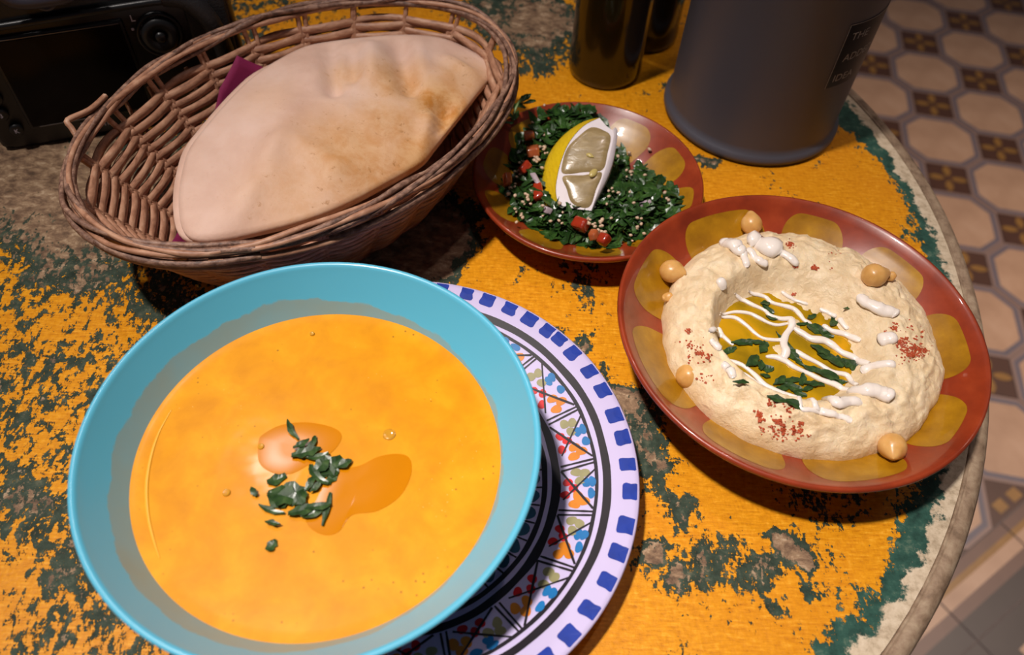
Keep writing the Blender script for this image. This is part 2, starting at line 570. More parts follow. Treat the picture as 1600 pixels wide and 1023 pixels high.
    M['lcd'] = flatmat('screen_glass', (.004, .003, .003), .22, spec=.12)
    M['print'] = flatmat('white_print', (.55, .52, .62), .5)
    M['lcdedge'] = flatmat('screen_edge', (.16, .14, .13), .25, metal=.3)
    M['eyecup'] = flatmat('eyecup_rubber', (.05, .045, .06), .4)
    t = NT('amber_black_glass')
    M['bottle'] = t.set(color=(.020, .012, .003), rough=.14, coat=.3, coat_rough=.1, spec=.4)
    M['cap'] = flatmat('black_cap', (.015, .014, .013), .4)
    t = NT('charcoal_powder_coat')
    M['canister'] = t.set(color=(.085, .085, .108), rough=.5, normal=t.bump(t.noise(1400, 2), .08, .0002), spec=.5)
    M['label'] = flatmat('black_label', (.006, .005, .005), .35)
    M['labelink'] = flatmat('grey_ink', (.40, .38, .36), .5)
    # floor
    t = NT('cream_cement')
    n = t.noise(14, 6, .6, .2)
    M['cream'] = t.set(color=t.ramp(n, [(.3, (.38, .235, .155)), (.55, (.46, .295, .20)), (.75, (.52, .35, .25))]), rough=.45)
    M['greyblue'] = flatmat('grey_blue_cement', (.130, .115, .145), .45, var=.15, vscale=30)
    M['taupe'] = flatmat('taupe_cement', (.25, .17, .15), .45, var=.12, vscale=30)
    M['brown'] = flatmat('brown_cement', (.075, .033, .022), .45, var=.25, vscale=40)
    M['gold'] = flatmat('gold_cement', (.26, .135, .035), .45, var=.25, vscale=60)
    M['bandbrown'] = flatmat('band_brown_cement', (.15, .085, .065), .45, var=.15, vscale=30)
    M['dark'] = flatmat('dark_cement', (.045, .032, .030), .45, var=.2, vscale=30)
    M['grout'] = flatmat('grout', (.13, .10, .095), .8, var=.2)


build_mats()
random.seed(7)

# ------------------------------------------------------------------ floor
FZ = -0.73
FA = math.radians(34.1)
FU = Vector((math.cos(FA), math.sin(FA), 0))
FV = Vector((math.sin(FA), -math.cos(FA), 0))
FO = Vector((0.944, 1.4926, FZ))
S = 0.163


def build_floor():
    fl = mesh('floor', [(-1.6, -1.2, FZ - .0015), (3.2, -1.2, FZ - .0015), (3.2, 3.6, FZ - .0015), (-1.6, 3.6, FZ - .0015)], [(0, 1, 2, 3)], MAT['grout'], smooth=False)
    tag(fl, 'patterned cement floor of cream octagons and small brown squares', kind='structure')

    def octa(h, k):   # half width across flats h, diagonal half width k (chamfer)
        c = h * 2 - k * math.sqrt(2)   # chamfer point: x + y = k*sqrt2
        d = k * math.sqrt(2) - h
        return [(h, -d), (h, d), (d, h), (-d, h), (-h, d), (-h, -d), (-d, -h), (d, -h)]

    def prism_rings(rings, mats_i, depth):
        V, Fc, idx = [], [], []
        m = len(rings[0])
        for r in rings:
            for x, y in r: V.append((x, y, 0))
        for x, y in rings[0]: V.append((x * 1.0, y * 1.0, -depth))
        L = len(rings)
        for q in range(L - 1):
            for i in range(m):
                j = (i + 1) % m
                Fc.append((q * m + i, q * m + j, (q + 1) * m + j, (q + 1) * m + i)); idx.append(mats_i[q])
        Fc.append(tuple((L - 1) * m + i for i in range(m))); idx.append(mats_i[L - 1])
        for i in range(m):
            j = (i + 1) % m
            Fc.append((L * m + i, L * m + j, j, i)); idx.append(mats_i[0])
        return V, Fc, idx

    H = S / 2 - .0008
    K = (S * math.sqrt(2) - .076) / 2 - .0008
    rings = [octa(H - d, K - d) for d in (0, .0045, .0085, .0135, .0155)]
    V, Fc, idx = prism_rings(rings, [0, 1, 0, 1, 2], .012)
    V, Fc, idx = prism_rings([octa(H - d, K - d) for d in (0, .0055, .0135)], [0, 1, 2], .012)
    me_o = bpy.data.meshes.new('octagon_tile')
    me_o.from_pydata(V, [], Fc)
    for m in ('taupe', 'greyblue', 'cream'): me_o.materials.append(MAT[m])
    me_o.polygons.foreach_set('material_index', idx)
    # small square tile, with a four petalled flower
    q = .038 - .0008
    V, Fc, idx = prism_rings([[(q, -q), (q, q), (-q, q), (-q, -q)], [(q * .92, -q * .92), (q * .92, q * .92), (-q * .92, q * .92), (-q * .92, -q * .92)]], [0, 0], .012)
    for k in range(4):
        a = k * math.pi / 2
        pts = [(.005, 0), (.012, .0055), (.021, .0075), (.029, .006), (.037, 0), (.029, -.006), (.021, -.0075), (.012, -.0055)]
        b = len(V)
        for x, y in pts: V.append((x * math.cos(a) - y * math.sin(a), x * math.sin(a) + y * math.cos(a), .0003))
        Fc.append(tuple(range(b, b + len(pts)))); idx.append(1)
    me_s = bpy.data.meshes.new('square_tile')
    me_s.from_pydata(V, [], Fc)
    for m in ('brown', 'gold'): me_s.materials.append(MAT[m])
    me_s.polygons.foreach_set('material_index', idx)
    near = set()
    for i in range(-12, 5):
        for j in range(-4, 5):
            c = FO + FU * (S * i) + FV * (S * j)
            if not (0.2 < c.x < 1.75 and 0.2 < c.y < 2.3): continue
            near.add((i, j))
            link('octagon_tile', me_o, fl, c, (0, 0, FA))
            if j < 4:
                link('square_tile', me_s, fl, c + FU * (S * .5) + FV * (S * .5), (0, 0, FA + math.pi / 4))
            else:
                # half square against the border
                pts = [(-.0537, 0), (.0537, 0), (0, .0537)]
                o = c + FU * (S * .5) + FV * (S * .5 - .0012)
                VV = [(o + FU * x - FV * y) for x, y in pts]
                VV = VV + [v - Vector((0, 0, .012)) for v in VV]
                F2 = [(0, 1, 2), (3, 5, 4), (0, 3, 4, 1), (1, 4, 5, 2), (2, 5, 3, 0)]
                ii = [0] * 5
                for s in (-1, 1):
                    b = len(VV)
                    for x, y in ((s * .006, .006), (s * .026, .006), (s * .026, .022), (s * .006, .022)):
                        VV.append(o + FU * x - FV * y + Vector((0, 0, .0003)))
                    F2.append((b, b + 1, b + 2, b + 3) if s > 0 else (b + 3, b + 2, b + 1, b)); ii.append(1)
                mesh('square_tile', VV, F2, [MAT['brown'], MAT['gold']], fl, False, ii)
    # the rest of the field, away from the view, as one part
    VV, F2, ii = [], [], []
    rot = Matrix.Rotation(FA, 3, 'Z'); rot2 = Matrix.Rotation(FA + math.pi / 4, 3, 'Z')
    for i in range(-24, 18):
        for j in range(-20, 5):
            if (i, j) in near: continue
            c = FO + FU * (S * i) + FV * (S * j)
            if not (-1.55 < c.x < 3.1 and -1.15 < c.y < 3.5): continue
            for me, r, o, off in ((me_o, rot, c, 0), (me_s, rot2, c + FU * (S * .5) + FV * (S * .5), 3)):
                if off and j == 4: continue
                b = len(VV)
                VV += [o + r @ v.co for v in me.vertices]
                for p in me.polygons:
                    F2.append(tuple(b + q for q in p.vertices)); ii.append(p.material_index + off)
    tf = mesh('tile_field', VV, F2, [MAT[m] for m in ('taupe', 'greyblue', 'cream', 'brown', 'gold')], fl, False, ii)
    tf['kind'] = 'stuff'
    # border strip: tiles with four bands, then a dark row with cream diamonds
    bands = [(4.5, 4.592, 'bandbrown'), (4.592, 4.642, 'gold'), (4.642, 4.745, 'cream'), (4.745, 4.838, 'bandbrown'), (4.838, 5.0, 'dark')]
    for i in range(-12, 4):
        u0, u1 = i + .27 + .008, i + 1.27 - .008
        VV, F2, ii, mm = [], [], [], []
        for k, (v0, v1, m) in enumerate(bands):
            b = len(VV)
            vv0 = v0 + (.008 if k == 0 else 0); vv1 = v1 - (.006 if k == len(bands) - 1 else 0)
            for u, v in ((u0, vv1), (u1, vv1), (u1, vv0), (u0, vv0)): VV.append(FO + FU * (S * u) + FV * (S * v))
            F2.append((b, b + 1, b + 2, b + 3)); mm.append(MAT[m]); ii.append(k)
        mesh('border_tile', VV, F2, mm, fl, False, ii)
        for j in range(5, 8):
            q0, q1 = j + .006, j + 1 - .006
            quad = [FO + FU * (S * u) + FV * (S * v) for u, v in ((u0, q1), (u1, q1), (u1, q0), (u0, q0))]
            cu, cv = (u0 + u1) / 2, (q0 + q1) / 2
            dia = [FO + FU * (S * (cu + a)) + FV * (S * (cv + b)) + Vector((0, 0, .0002)) for a, b in ((-.28, .28), (.28, .28), (.28, -.28), (-.28, -.28))]
            mesh('border_tile', quad + dia, [(0, 1, 2, 3), (4, 5, 6, 7)], [MAT['dark'], MAT['cream']], fl, False, [0, 1])
    return fl


build_floor()


# ------------------------------------------------------------------ table
def build_table():
    t = empty('round_table', (TABLE_C[0], TABLE_C[1], FZ))
    tag(t, 'round bistro table with worn orange and green paint', 'table')
    off = Vector((-TABLE_C[0], -TABLE_C[1], -FZ))

    def P(o):
        o.parent = t; o.location = off; return o
    cx, cy = TABLE_C
    # top: origin stays at the world origin of the measured plan so the paint map sits in metres
    V, Fc = [], []
    rings = [.04, .10, .16, .22, .26, .2885]
    V.append((cx, cy, 0))
    seg = 128
    for r in rings:
        for i in range(seg):
            a = 2 * math.pi * i / seg
            V.append((cx + r * math.cos(a), cy + r * math.sin(a), 0))
    for i in range(seg): Fc.append((0, 1 + i, 1 + (i + 1) % seg))
    for q in range(len(rings) - 1):
        for i in range(seg):
            j = (i + 1) % seg
            Fc.append((1 + q * seg + i, 1 + (q + 1) * seg + i, 1 + (q + 1) * seg + j, 1 + q * seg + j))
    b = len(V)
    for i in range(seg):
        a = 2 * math.pi * i / seg
        V.append((cx + .2885 * math.cos(a), cy + .2885 * math.sin(a), -.022))
    q = len(rings) - 1
    for i in range(seg):
        j = (i + 1) % seg
        Fc.append((1 + q * seg + i, b + i, b + j, 1 + q * seg + j))
    Fc.append(tuple(reversed(range(b, b + seg))))
    top = mesh('table_top', V, Fc, MAT['table'], smooth=False)
    P(top)
    prof = [(.2886, -.021), (.2886, -.0006), (.2889, .0003), (.2897, .0004), (.2903, -.0003), (.2908, .0002), (.293, .0003), (.2952, -.0008), (.2964, -.003), (.2968, -.007), (.2964, -.013), (.295, -.019), (.291, -.023), (.2886, -.021)]
    def wob(a, r, z):
        return 1 + .0009 * noise.noise(Vector((math.cos(a) * 6, math.sin(a) * 6, z * 200)))
    lathe('edge_band', prof, MAT['edging'], t, 180, (0, 0, -FZ), wob=wob)
    lathe('column', [(.0, .03), (.05, .03), (.035, .06), (.028, .10), (.028, .62), (.04, .68), (.06, .70), (.0, .705)], MAT['iron'], t, 32)
    lathe('base', [(.0, 0), (.20, 0), (.20, .012), (.12, .022), (.05, .03), (.0, .03)], MAT['iron'], t, 48)
    return t


build_table()


# ------------------------------------------------------------------ painted plate
def patch(prof, poly, off, cuts=1):
    """polygon of (r, angle) laid on a turned surface, as a fan"""
    def zr(r):
        for (r0, z0), (r1, z1) in zip(prof[:-1], prof[1:]):
            if min(r0, r1) <= r <= max(r0, r1) and abs(r1 - r0) > 1e-9:
                return z0 + (z1 - z0) * (r - r0) / (r1 - r0)
        return prof[-1][1]
    return [(r * math.cos(a), r * math.sin(a), zr(r) + off) for r, a in poly]


PLATE_C = (-0.030, 0.1363)
PLATE_TOP = [(0.0, .0060), (.030, .0060), (.047, .0064), (.0525, .0076), (.058, .0092), (.070, .0128), (.080, .0155), (.086, .0165), (.0876, .0166)]


def build_plate():
    t = empty('painted_plate', (PLATE_C[0], PLATE_C[1], 0))
    tag(t, 'hand painted round plate with blue rim dashes under the blue bowl', 'plate')
    prof = smooth_profile(PLATE_TOP, 3) + [(.0882, .0160), (.0879, .0150), (.084, .0135), (.070, .0088), (.056, .0042), (.050, .0020), (.050, 0.0), (.046, 0.0), (.045, .0025), (0, .003)]
    # painted plate: the top side must match the linear profile used by the paint
    prof = PLATE_TOP + prof[-10:]
    lathe('plate_body', prof, MAT['white_glaze'], t, 160, flip=True)
    V, Fc, idx = [], [], []
    mats = ['black_paint', 'cobalt', 'p_blue', 'p_red', 'p_orange', 'p_olive', 'p_teal', 'white_glaze']

    def add(poly, m, off=.00012):
        """poly in (r, angle); subdivided outline, triangle fan"""
        b = len(V)
        pts = patch(PLATE_TOP, poly, off)
        c = [sum(p[k] for p in poly) / len(poly) for k in (0, 1)]
        V.append(patch(PLATE_TOP, [c], off)[0])
        V.extend(pts)
        n = len(pts)
        for i in range(n):
            Fc.append((b, b + 1 + i, b + 1 + (i + 1) % n)); idx.append(mats.index(m))

    def ring(r0, r1, m, off=.00012, seg=200, jit=.0):
        b = len(V)
        for i in range(seg):
            a = 2 * math.pi * i / seg
            j0 = jit * noise.noise(Vector((math.cos(a) * 5, math.sin(a) * 5, r0 * 900)))
            j1 = jit * noise.noise(Vector((math.cos(a) * 5, math.sin(a) * 5, r1 * 700)))
            V.extend(patch(PLATE_TOP, [(r0 + j0, a), (r1 + j1, a)], off))
        for i in range(seg):
            j = (i + 1) % seg
            Fc.append((b + 2 * i, b + 2 * i + 1, b + 2 * j + 1, b + 2 * j)); idx.append(mats.index(m))

    def line(p, q, w, m='black_paint', off=.00016, n=7):
        """stroke between two (r, angle) points"""
        A = Vector((p[0] * math.cos(p[1]), p[0] * math.sin(p[1]), 0)); B = Vector((q[0] * math.cos(q[1]), q[0] * math.sin(q[1]), 0))
        d = (B - A).normalized(); s = Vector((-d.y, d.x, 0))
        b = len(V)
        for i in range(n + 1):
            c = A.lerp(B, i / n)
            ww = w * (.8 + .35 * random.random())
            for e in (-1, 1):
                x = c + s * (ww * .5 * e)
                V.extend(patch(PLATE_TOP, [(math.hypot(x.x, x.y), math.atan2(x.y, x.x))], off))
        for i in range(n):
            Fc.append((b + 2 * i, b + 2 * i + 2, b + 2 * i + 3, b + 2 * i + 1)); idx.append(mats.index(m))

    def blob(r, a, rr, ra, m, off=.00014, n=14, rot=0.0):
        ph = random.random() * 6
        poly = []
        for i in range(n):
            th = 2 * math.pi * i / n
            k = 1 + .10 * math.sin(2 * th + ph) + .06 * math.sin(3 * th + ph * 2)
            dx, dy = rr * k * math.cos(th), ra * k * math.sin(th)
            dx, dy = dx * math.cos(rot) - dy * math.sin(rot), dx * math.sin(rot) + dy * math.cos(rot)
            poly.append((r + dx, a + dy / r))
        add(poly, m, off)

    # rim dashes
    dash = [82.1, 74.7, 68.3, 61.3, 54.6, 48.3, 44.0, 38.2, 30.8, 24.0, 15.9, 9.2, 1.6, -5.9, -14.9, -22.0, -29.5, -37.4, -44.7]
    a = -52.0
    while a > -272: dash.append(a); a -= 7.2
    for d in dash:
        a = math.radians(d)
        w = .0029 * (.9 + .25 * random.random()); r0 = .0809 + .0012 * random.random(); r1 = .0872
        tilt = random.uniform(-.006, .006)
        poly = []
        for (x, y) in ((0, -.7), (.08, -.95), (.25, -1.02), (.6, -.92), (.9, -1), (1, -.9), (1, .9), (.9, 1), (.6, .95), (.25, 1.02), (.08, .95), (0, .7)):
            r = r0 + (r1 - r0) * x
            poly.append((r, a + tilt * (x - .5) + (w + random.uniform(-.0002, .0002)) * y / r))
        add(poly, 'cobalt')
    ring(.0752, .0780, 'black_paint', jit=.0005)
    ring(.0722, .0736, 'black_paint', jit=.0004)
    ring(.0568, .0598, 'black_paint', jit=.0006)
    ring(.0532, .0552, 'black_paint', jit=.0005)
    ring(.0, .0400, 'p_teal', seg=60)
    ring(.0400, .0408, 'black_paint', .00016)
    # panels
    sep = [45.0, 22.3, 3.9, -12.9, -30.4, -52.2]
    k = (360 - (45.0 + 52.2)) / 13
    sep += [-52.2 - k * i for i in range(1, 13)]
    RI, RO = .0602, .0722
    for i in range(len(sep)):
        a1 = math.radians(sep[i]); a0 = math.radians(sep[(i + 1) % len(sep)] if i + 1 < len(sep) else sep[0] - 360)
        e = .016
        sk = random.uniform(-.03, .03)
        line((RI, a1 - e + sk), (RO + .0004, a1 - e * .6), .0008)
        line((RI, a1 + e + sk), (RO + .0004, a1 + e * .6), .0008)
        A0, A1 = a0 + e, a1 - e
        line((RI, A1 - .02), (RO, A0 + .01), .0009)
        line((RI + .001, A0 + .05), (RO + .0005, A1 - .03), .0007)
        mid = (A0 + A1) / 2; hw = (A1 - A0) / 2; rm = (RI + RO) / 2; hr = (RO - RI) / 2

        def pt(u, v):   # u tangential -1..1 , v radial -1..1
            return rm + v * hr, mid + u * hw * (1 - .10 * v)
        for u, v in ((.70, -.10), (.66, .38), (.30, .12)):
            r, a = pt(u, v); blob(r, a, .0019, .0018, 'p_olive')
        for u, v in ((.20, .50), (.25, .84), (-.30, .80)):
            r, a = pt(u, v); blob(r, a, .0014, .0021, 'p_blue')
        for u, v in ((.24, -.62), (-.04, -.28), (-.34, -.74)):
            r, a = pt(u, v); blob(r, a, .0017, .0017, 'p_red')
        for u, v in ((-.40, .02), (-.66, .40), (-.78, -.12)):
            r, a = pt(u, v); blob(r, a, .0020, .0019, 'p_orange')
    # dots in the well
    for i in range(46):
        a = 2 * math.pi * i / 46
        blob(.0498, a, .0024, .0030, 'p_blue' if i % 9 == 2 else 'p_teal', rot=random.random())
        line((.0458, a + .068), (.0532, a + .068), .0007)
    ring(.0448, .0460, 'black_paint')
    for i in range(30):
        a = 2 * math.pi * i / 30
        blob(.0428, a, .0016, .0030, 'p_teal')
    mesh('painted_pattern', V, Fc, [MAT[m] for m in mats], t, False, idx)
    return t


build_plate()


# ------------------------------------------------------------------ soup bowl, soup
BOWL_C = (-0.0538, 0.1279)
SOUP_Z = .0372


def build_bowl():
    t = empty('soup_bowl', (BOWL_C[0], BOWL_C[1], .0061))
    tag(t, 'light blue stoneware bowl full of orange soup', 'bowl')
    prof = [(0, .0080), (.024, .0080), (.0245, .0062), (.0275, .0062), (.0285, .0085), (.036, .0115), (.046, .0172), (.0555, .0255), (.0635, .0355), (.0695, .0455), (.0724, .0512), (.0732, .0526), (.0730, .0533), (.0721, .0536), (.0711, .0530), (.0700, .0512), (.0672, .0468), (.0640, .0420), (.0603, .0370), (.0540, .0295), (.0440, .0205), (.0300, .0130), (.012, .0110), (0, .0108)]
    p2 = smooth_profile(prof, 3)
    o = lathe('bowl_body', p2, MAT['bowl'], t, 160, (0, 0, -.0061))
    return t


build_bowl()


def build_soup():
    cx, cy = BOWL_C
    V, Fc = [(0, 0, 0)], []
    nr, seg = 46, 144
    R = .0607
    for q in range(1, nr + 1):
        r = R * q / nr
        for i in range(seg):
            a = 2 * math.pi * i / seg
            x, y = r * math.cos(a), r * math.sin(a)
            z = .00004 * fbm(x * 60, y * 60, 2.1) + .00002 * fbm(x * 220, y * 220, 5.2)
            z += .0002 * sstep(.95, 1.0, q / nr)
            V.append((x, y, z))
    for i in range(seg): Fc.append((0, 1 + i, 1 + (i + 1) % seg))
    for q in range(nr - 1):
        for i in range(seg):
            j = (i + 1) % seg
            Fc.append((1 + q * seg + i, 1 + (q + 1) * seg + i, 1 + (q + 1) * seg + j, 1 + q * seg + j))
    t = empty('orange_soup', (cx, cy, SOUP_Z))
    tag(t, 'thick orange lentil soup filling the blue bowl', 'soup')
    mesh('soup_surface', V, Fc, MAT['soup'], t)
    # oil pools
    base = Vector((cx, cy, SOUP_Z))

    def blobmesh(name, pxs, mat, thick, n=10):
        pts = [at(x, y, SOUP_Z) - base for x, y in pxs]
        loop = ring_spline(pts, n)
        c = sum(loop, Vector()) / len(loop)
        V, Fc = [c + Vector((0, 0, thick))], []
        ks = (.35, .65, .85, .96, 1.0)
        for k in ks:
            zz = thick * (1 - k ** 4) + .00012
            for p in loop: V.append(c.lerp(p, k) + Vector((0, 0, zz)))
        m = len(loop)
        for i in range(m): Fc.append((0, 1 + i, 1 + (i + 1) % m))
        for q in range(len(ks) - 1):
            for i in range(m):
                j = (i + 1) % m
                Fc.append((1 + q * m + i, 1 + (q + 1) * m + i, 1 + (q + 1) * m + j, 1 + q * m + j))
        return mesh(name, V, Fc, mat, t)
    blobmesh('oil_pool', [(404, 690), (412, 678), (440, 664), (480, 660), (520, 668), (534, 682), (520, 705), (490, 722), (455, 740), (425, 738), (405, 722)], MAT['soup_oil'], .00012)
    blobmesh('oil_pool', [(520, 735), (560, 728), (590, 714), (620, 709), (640, 716), (642, 742), (625, 775), (590, 798), (550, 805), (530, 830), (508, 836), (485, 825), (478, 806), (495, 780), (505, 755)], MAT['soup_oil'], .00014)
    # fold of skin along one side
    sk = [at(x, y, SOUP_Z) - base + Vector((0, 0, .00006)) for x, y in ((268, 640), (250, 672), (238, 705), (230, 745), (229, 780), (233, 815), (242, 850), (250, 872))]
    sp_ = spline(sk, 6)
    tube('soup_skin_fold', sp_, [.00006 + .00016 * math.sin(math.pi * i / (len(sp_) - 1)) for i in range(len(sp_))], MAT['soup_skin'], t, 8, False, 3.0, (0, 0, 1))
    for px, py, r in ((608, 679, .0022), (354, 770, .0013), (408, 698, .0011), (488, 522, .0009)):
        p = at(px, py, SOUP_Z) - base
        prof = [(0, .0007), (r * .55, .0006), (r * .85, .0008), (r, .0004), (r * 1.05, -.0004)]
        o = lathe('bubble', prof, MAT['bubble'], t, 20, p, flip=True)
    return t


build_soup()


# ------------------------------------------------------------------ leaves
def shred_data(L, W, bend, twist, rough=0.25, n=6, seed=0):
    """a shred of leaf: a thin curved blade with a torn, toothed outline, folded a little on its midrib"""
    rnd = random.Random(seed)
    V, Fc = [], []
    ang = -bend / 2
    x = y = 0.0
    p0, p1 = rnd.uniform(.05, .55), rnd.uniform(.05, .55)
    lift = rnd.uniform(-.0006, .0008)
    for i in range(n + 1):
        f = i / n
        env = (p0 + (1 - p0) * min(1, f * 2.6)) * (p1 + (1 - p1) * min(1, (1 - f) * 2.6))
        tw = twist * (f - .5)
        sx, sy = -math.sin(ang), math.cos(ang)
        z = lift * math.sin(f * math.pi)
        for e in (-1, 0, 1):
            w = W * .5 * env * (1 + rnd.uniform(-rough * 1.6, rough * .9)) * e
            V.append((x + sx * w * math.cos(tw), y + sy * w * math.cos(tw), z + w * math.sin(tw) - (0 if e else W * .06)))
        x += math.cos(ang) * L / n; y += math.sin(ang) * L / n
        ang += bend / n
    for i in range(n):
        for k in range(2):
            a = i * 3 + k
            Fc.append((a, a + 3, a + 4, a + 1))
    V = [(v[0] - x / 2, v[1] - y / 2, v[2]) for v in V]
    m = len(V)      # underside, so a shred has a thickness
    V += [(a, b, c - .00014) for a, b, c in V]
    Fc += [tuple(reversed([q + m for q in f])) for f in list(Fc)]
    for i in range(n):
        Fc.append((i * 3, i * 3 + m, i * 3 + 3 + m, i * 3 + 3)); Fc.append((i * 3 + 2, i * 3 + 5, i * 3 + 5 + m, i * 3 + 2 + m))
    Fc.append((0, 1, 2, 2 + m, 1 + m, m)); e = n * 3
    Fc.append((e, e + m, e + 1 + m, e + 2 + m, e + 2, e + 1))
    return V, Fc


def shred(name, p, a, L, W, bend, twist, mat, tilt=0.0, seed=0):
    V, Fc = shred_data(L, W, bend, twist, seed=seed)
    return mesh(name, V, Fc, mat, None, False, None, p, (tilt, 0, a))


SOUP_HERBS = [  # px, py, angle deg, length mm, width mm, bend
    (460, 672, -55, 9.0, 2.0, .5, 'long curled green herb shred pointing away from the soup garnish'),
    (482, 703, 20, 9.5, 4.2, .4, None), (497, 708, 15, 8, 2.2, .7, None), (520, 722, 40, 8.0, 6.5, .3, 'broad dark green leaf piece at the right of the soup garnish'),
    (503, 740, -40, 9.5, 2.4, 1.1, None), (485, 752, 70, 5, 2.4, .3, None), (434, 745, 25, 6.0, 4.0, .2, 'pale grey green leaf piece lying above the soup garnish'),
    (446, 774, -12, 10, 7.0, .2, 'broad flat leaf piece in the middle of the soup garnish'), (468, 776, 60, 6, 4.0, .3, None),
    (428, 794, -15, 9, 2.0, .6, None), (478, 793, 20, 9.5, 3.6, .4, None), (500, 788, 10, 8, 3.0, .5, None),
    (511, 790, 85, 11, 2.0, .1, 'straight upright leaf strip at the lower right of the soup garnish'), (397, 768, -55, 3.6, 2.0, .1, 'small dark herb chip at the left edge of the soup garnish'),
    (428, 816, -8, 5, 1.7, .2, 'thin herb shred just below the soup garnish'), (425, 849, 60, 4.0, 3.0, .1, 'small dark herb chip lying alone on the soup below the garnish'),
    (487, 690, 75, 6, 2, .4, None), (494, 757, 55, 5, 2, .4, None), (514, 733, -20, 8, 5.5, .3, None), (503, 722, 60, 7, 4.5, .4, None), (472, 690, 40, 6, 2.6, .8, None),
    (458, 766, 10, 9, 6.0, .2, None), (436, 780, -30, 7, 4.5, .3, None), (492, 797, 25, 8, 3.4, .5, None), (520, 740, 70, 6, 3.0, .4, None), (540, 722, 30, 5, 3.0, .3, None)]
for i, (px, py, a, L, W, b, lab) in enumerate(SOUP_HERBS):
    p = at(px, py, SOUP_Z + .0010 + .0004 * (i % 3))
    o = shred('herb_shred', p, math.radians(a), L * .001 * 1.05, W * .001 * 1.12, b, .4, MAT['leaf'], random.uniform(-.15, .15), 100 + i)
    tag(o, lab or 'chopped green herb shred heaped in the middle of the soup', 'herb', 'herb shreds on the soup')


# ------------------------------------------------------------------ red glazed dishes
def build_dish(name, label, c, R, zr, prof, lobes, r0, r1, gap, cat, parent_mat='red', seg=160):
    t = empty(name, (c[0], c[1], 0))
    tag(t, label, cat)
    inner = prof
    rim = [(R - .0012, zr + .0001), (R - .0003, zr - .0003), (R, zr - .0013), (R - .0006, zr - .0026)]
    # the outside follows the inside a few millimetres lower
    outer = [(r + .0008, max(z - .0042, .0018)) for r, z in reversed(inner) if r > .6 * R and r < R - .006]
    foot = [(R * .55, .0015), (R * .53, 0.0), (R * .47, 0.0), (R * .45, .0018), (0, .002)]
    lathe('dish_body', inner + rim + outer + foot, MAT[parent_mat], t, seg, flip=True)
    V, Fc = [], []
    for a0, a1 in lobes:
        b = len(V)
        nu, nv = 16, 18
        rc = .34 * (r1 - r0) if r1 > .06 else .28 * (r1 - r0)
        for j in range(nv + 1):
            v = j / nv
            r = r0 + (r1 - rc - r0) * v / .4 if v < .4 else (r1 - rc) + rc * math.sin((v - .4) / .6 * math.pi / 2)
            cut = 0.0 if v < .4 else rc * (1 - math.sqrt(max(0.0, 1 - ((r - (r1 - rc)) / rc) ** 2)))
            for i in range(nu + 1):
                u = -1 + 2 * i / nu
                hw = (a1 - a0) / 2 - (gap + cut) / r + .0006 / r * math.sin(5 * v + a0 * 9 + u)
                V.extend(patch(prof, [(r, (a0 + a1) / 2 + u * hw)], .00010))
        for j in range(nv):
            for i in range(nu):
                q = b + j * (nu + 1) + i
                Fc.append((q, q + nu + 1, q + nu + 2, q + 1))
    mesh('glazed_lobes', V, Fc, MAT['ochre'], t)
    return t


HUM_C = (0.1268, 0.1957)
HUM_R, HUM_Z = .0737, .0310
HUM_PROF = [(0, .0105), (.030, .0105), (.040, .0112), (.048, .0135), (.055, .0172), (.061, .0212), (.0660, .0252), (.0690, .0282), (.0710, .0302), (.0722, .0310)]
spk = [132.5, 86.7, 52.7, 15.9, -22.4, -58.8, -101.3, -140.0, -187.2, -227.5]
build_dish('hummus_plate', 'red brown glazed plate holding the ring of hummus', HUM_C, HUM_R, HUM_Z, HUM_PROF,
           [(math.radians(spk[i + 1]), math.radians(spk[i])) for i in range(9)], .036, .0680, .0034, 'plate')
DISH_C = (0.0479, 0.2905)
DISH_R, DISH_Z = .0555, .0210
DISH_PROF = [(0, .0058), (.022, .0058), (.030, .0068), (.037, .0092), (.043, .0125), (.048, .0160), (.0515, .0188), (.0540, .0209)]
dsp = [112, 76, 39, 4, -31, -68, -104, -140, -176, -212, -248]
build_dish('salad_dish', 'small red brown glazed dish holding parsley salad and lemon', DISH_C, DISH_R, DISH_Z, DISH_PROF,
           [(math.radians(dsp[i + 1]), math.radians(dsp[i])) for i in range(10)], .020, .0510, .0028, 'dish', seg=128)


# ------------------------------------------------------------------ hummus
HM_C = (0.1300, 0.1975)
HM_R = .0568


def hum_plate_z(x, y):
    r = math.hypot(x - HUM_C[0], y - HUM_C[1])
    for (r0, z0), (r1, z1) in zip(HUM_PROF[:-1], HUM_PROF[1:]):
        if r0 <= r <= r1: return z0 + (z1 - z0) * (r - r0) / (r1 - r0)
    return HUM_PROF[-1][1]


def hum_edge(a):
    return HM_R * (1 + .020 * noise.noise(Vector((math.cos(a) * 2.2, math.sin(a) * 2.2, 3.3))) + .016 * noise.noise(Vector((math.cos(a) * 9, math.sin(a) * 9, 1.3))))


OIL_Z = .0193


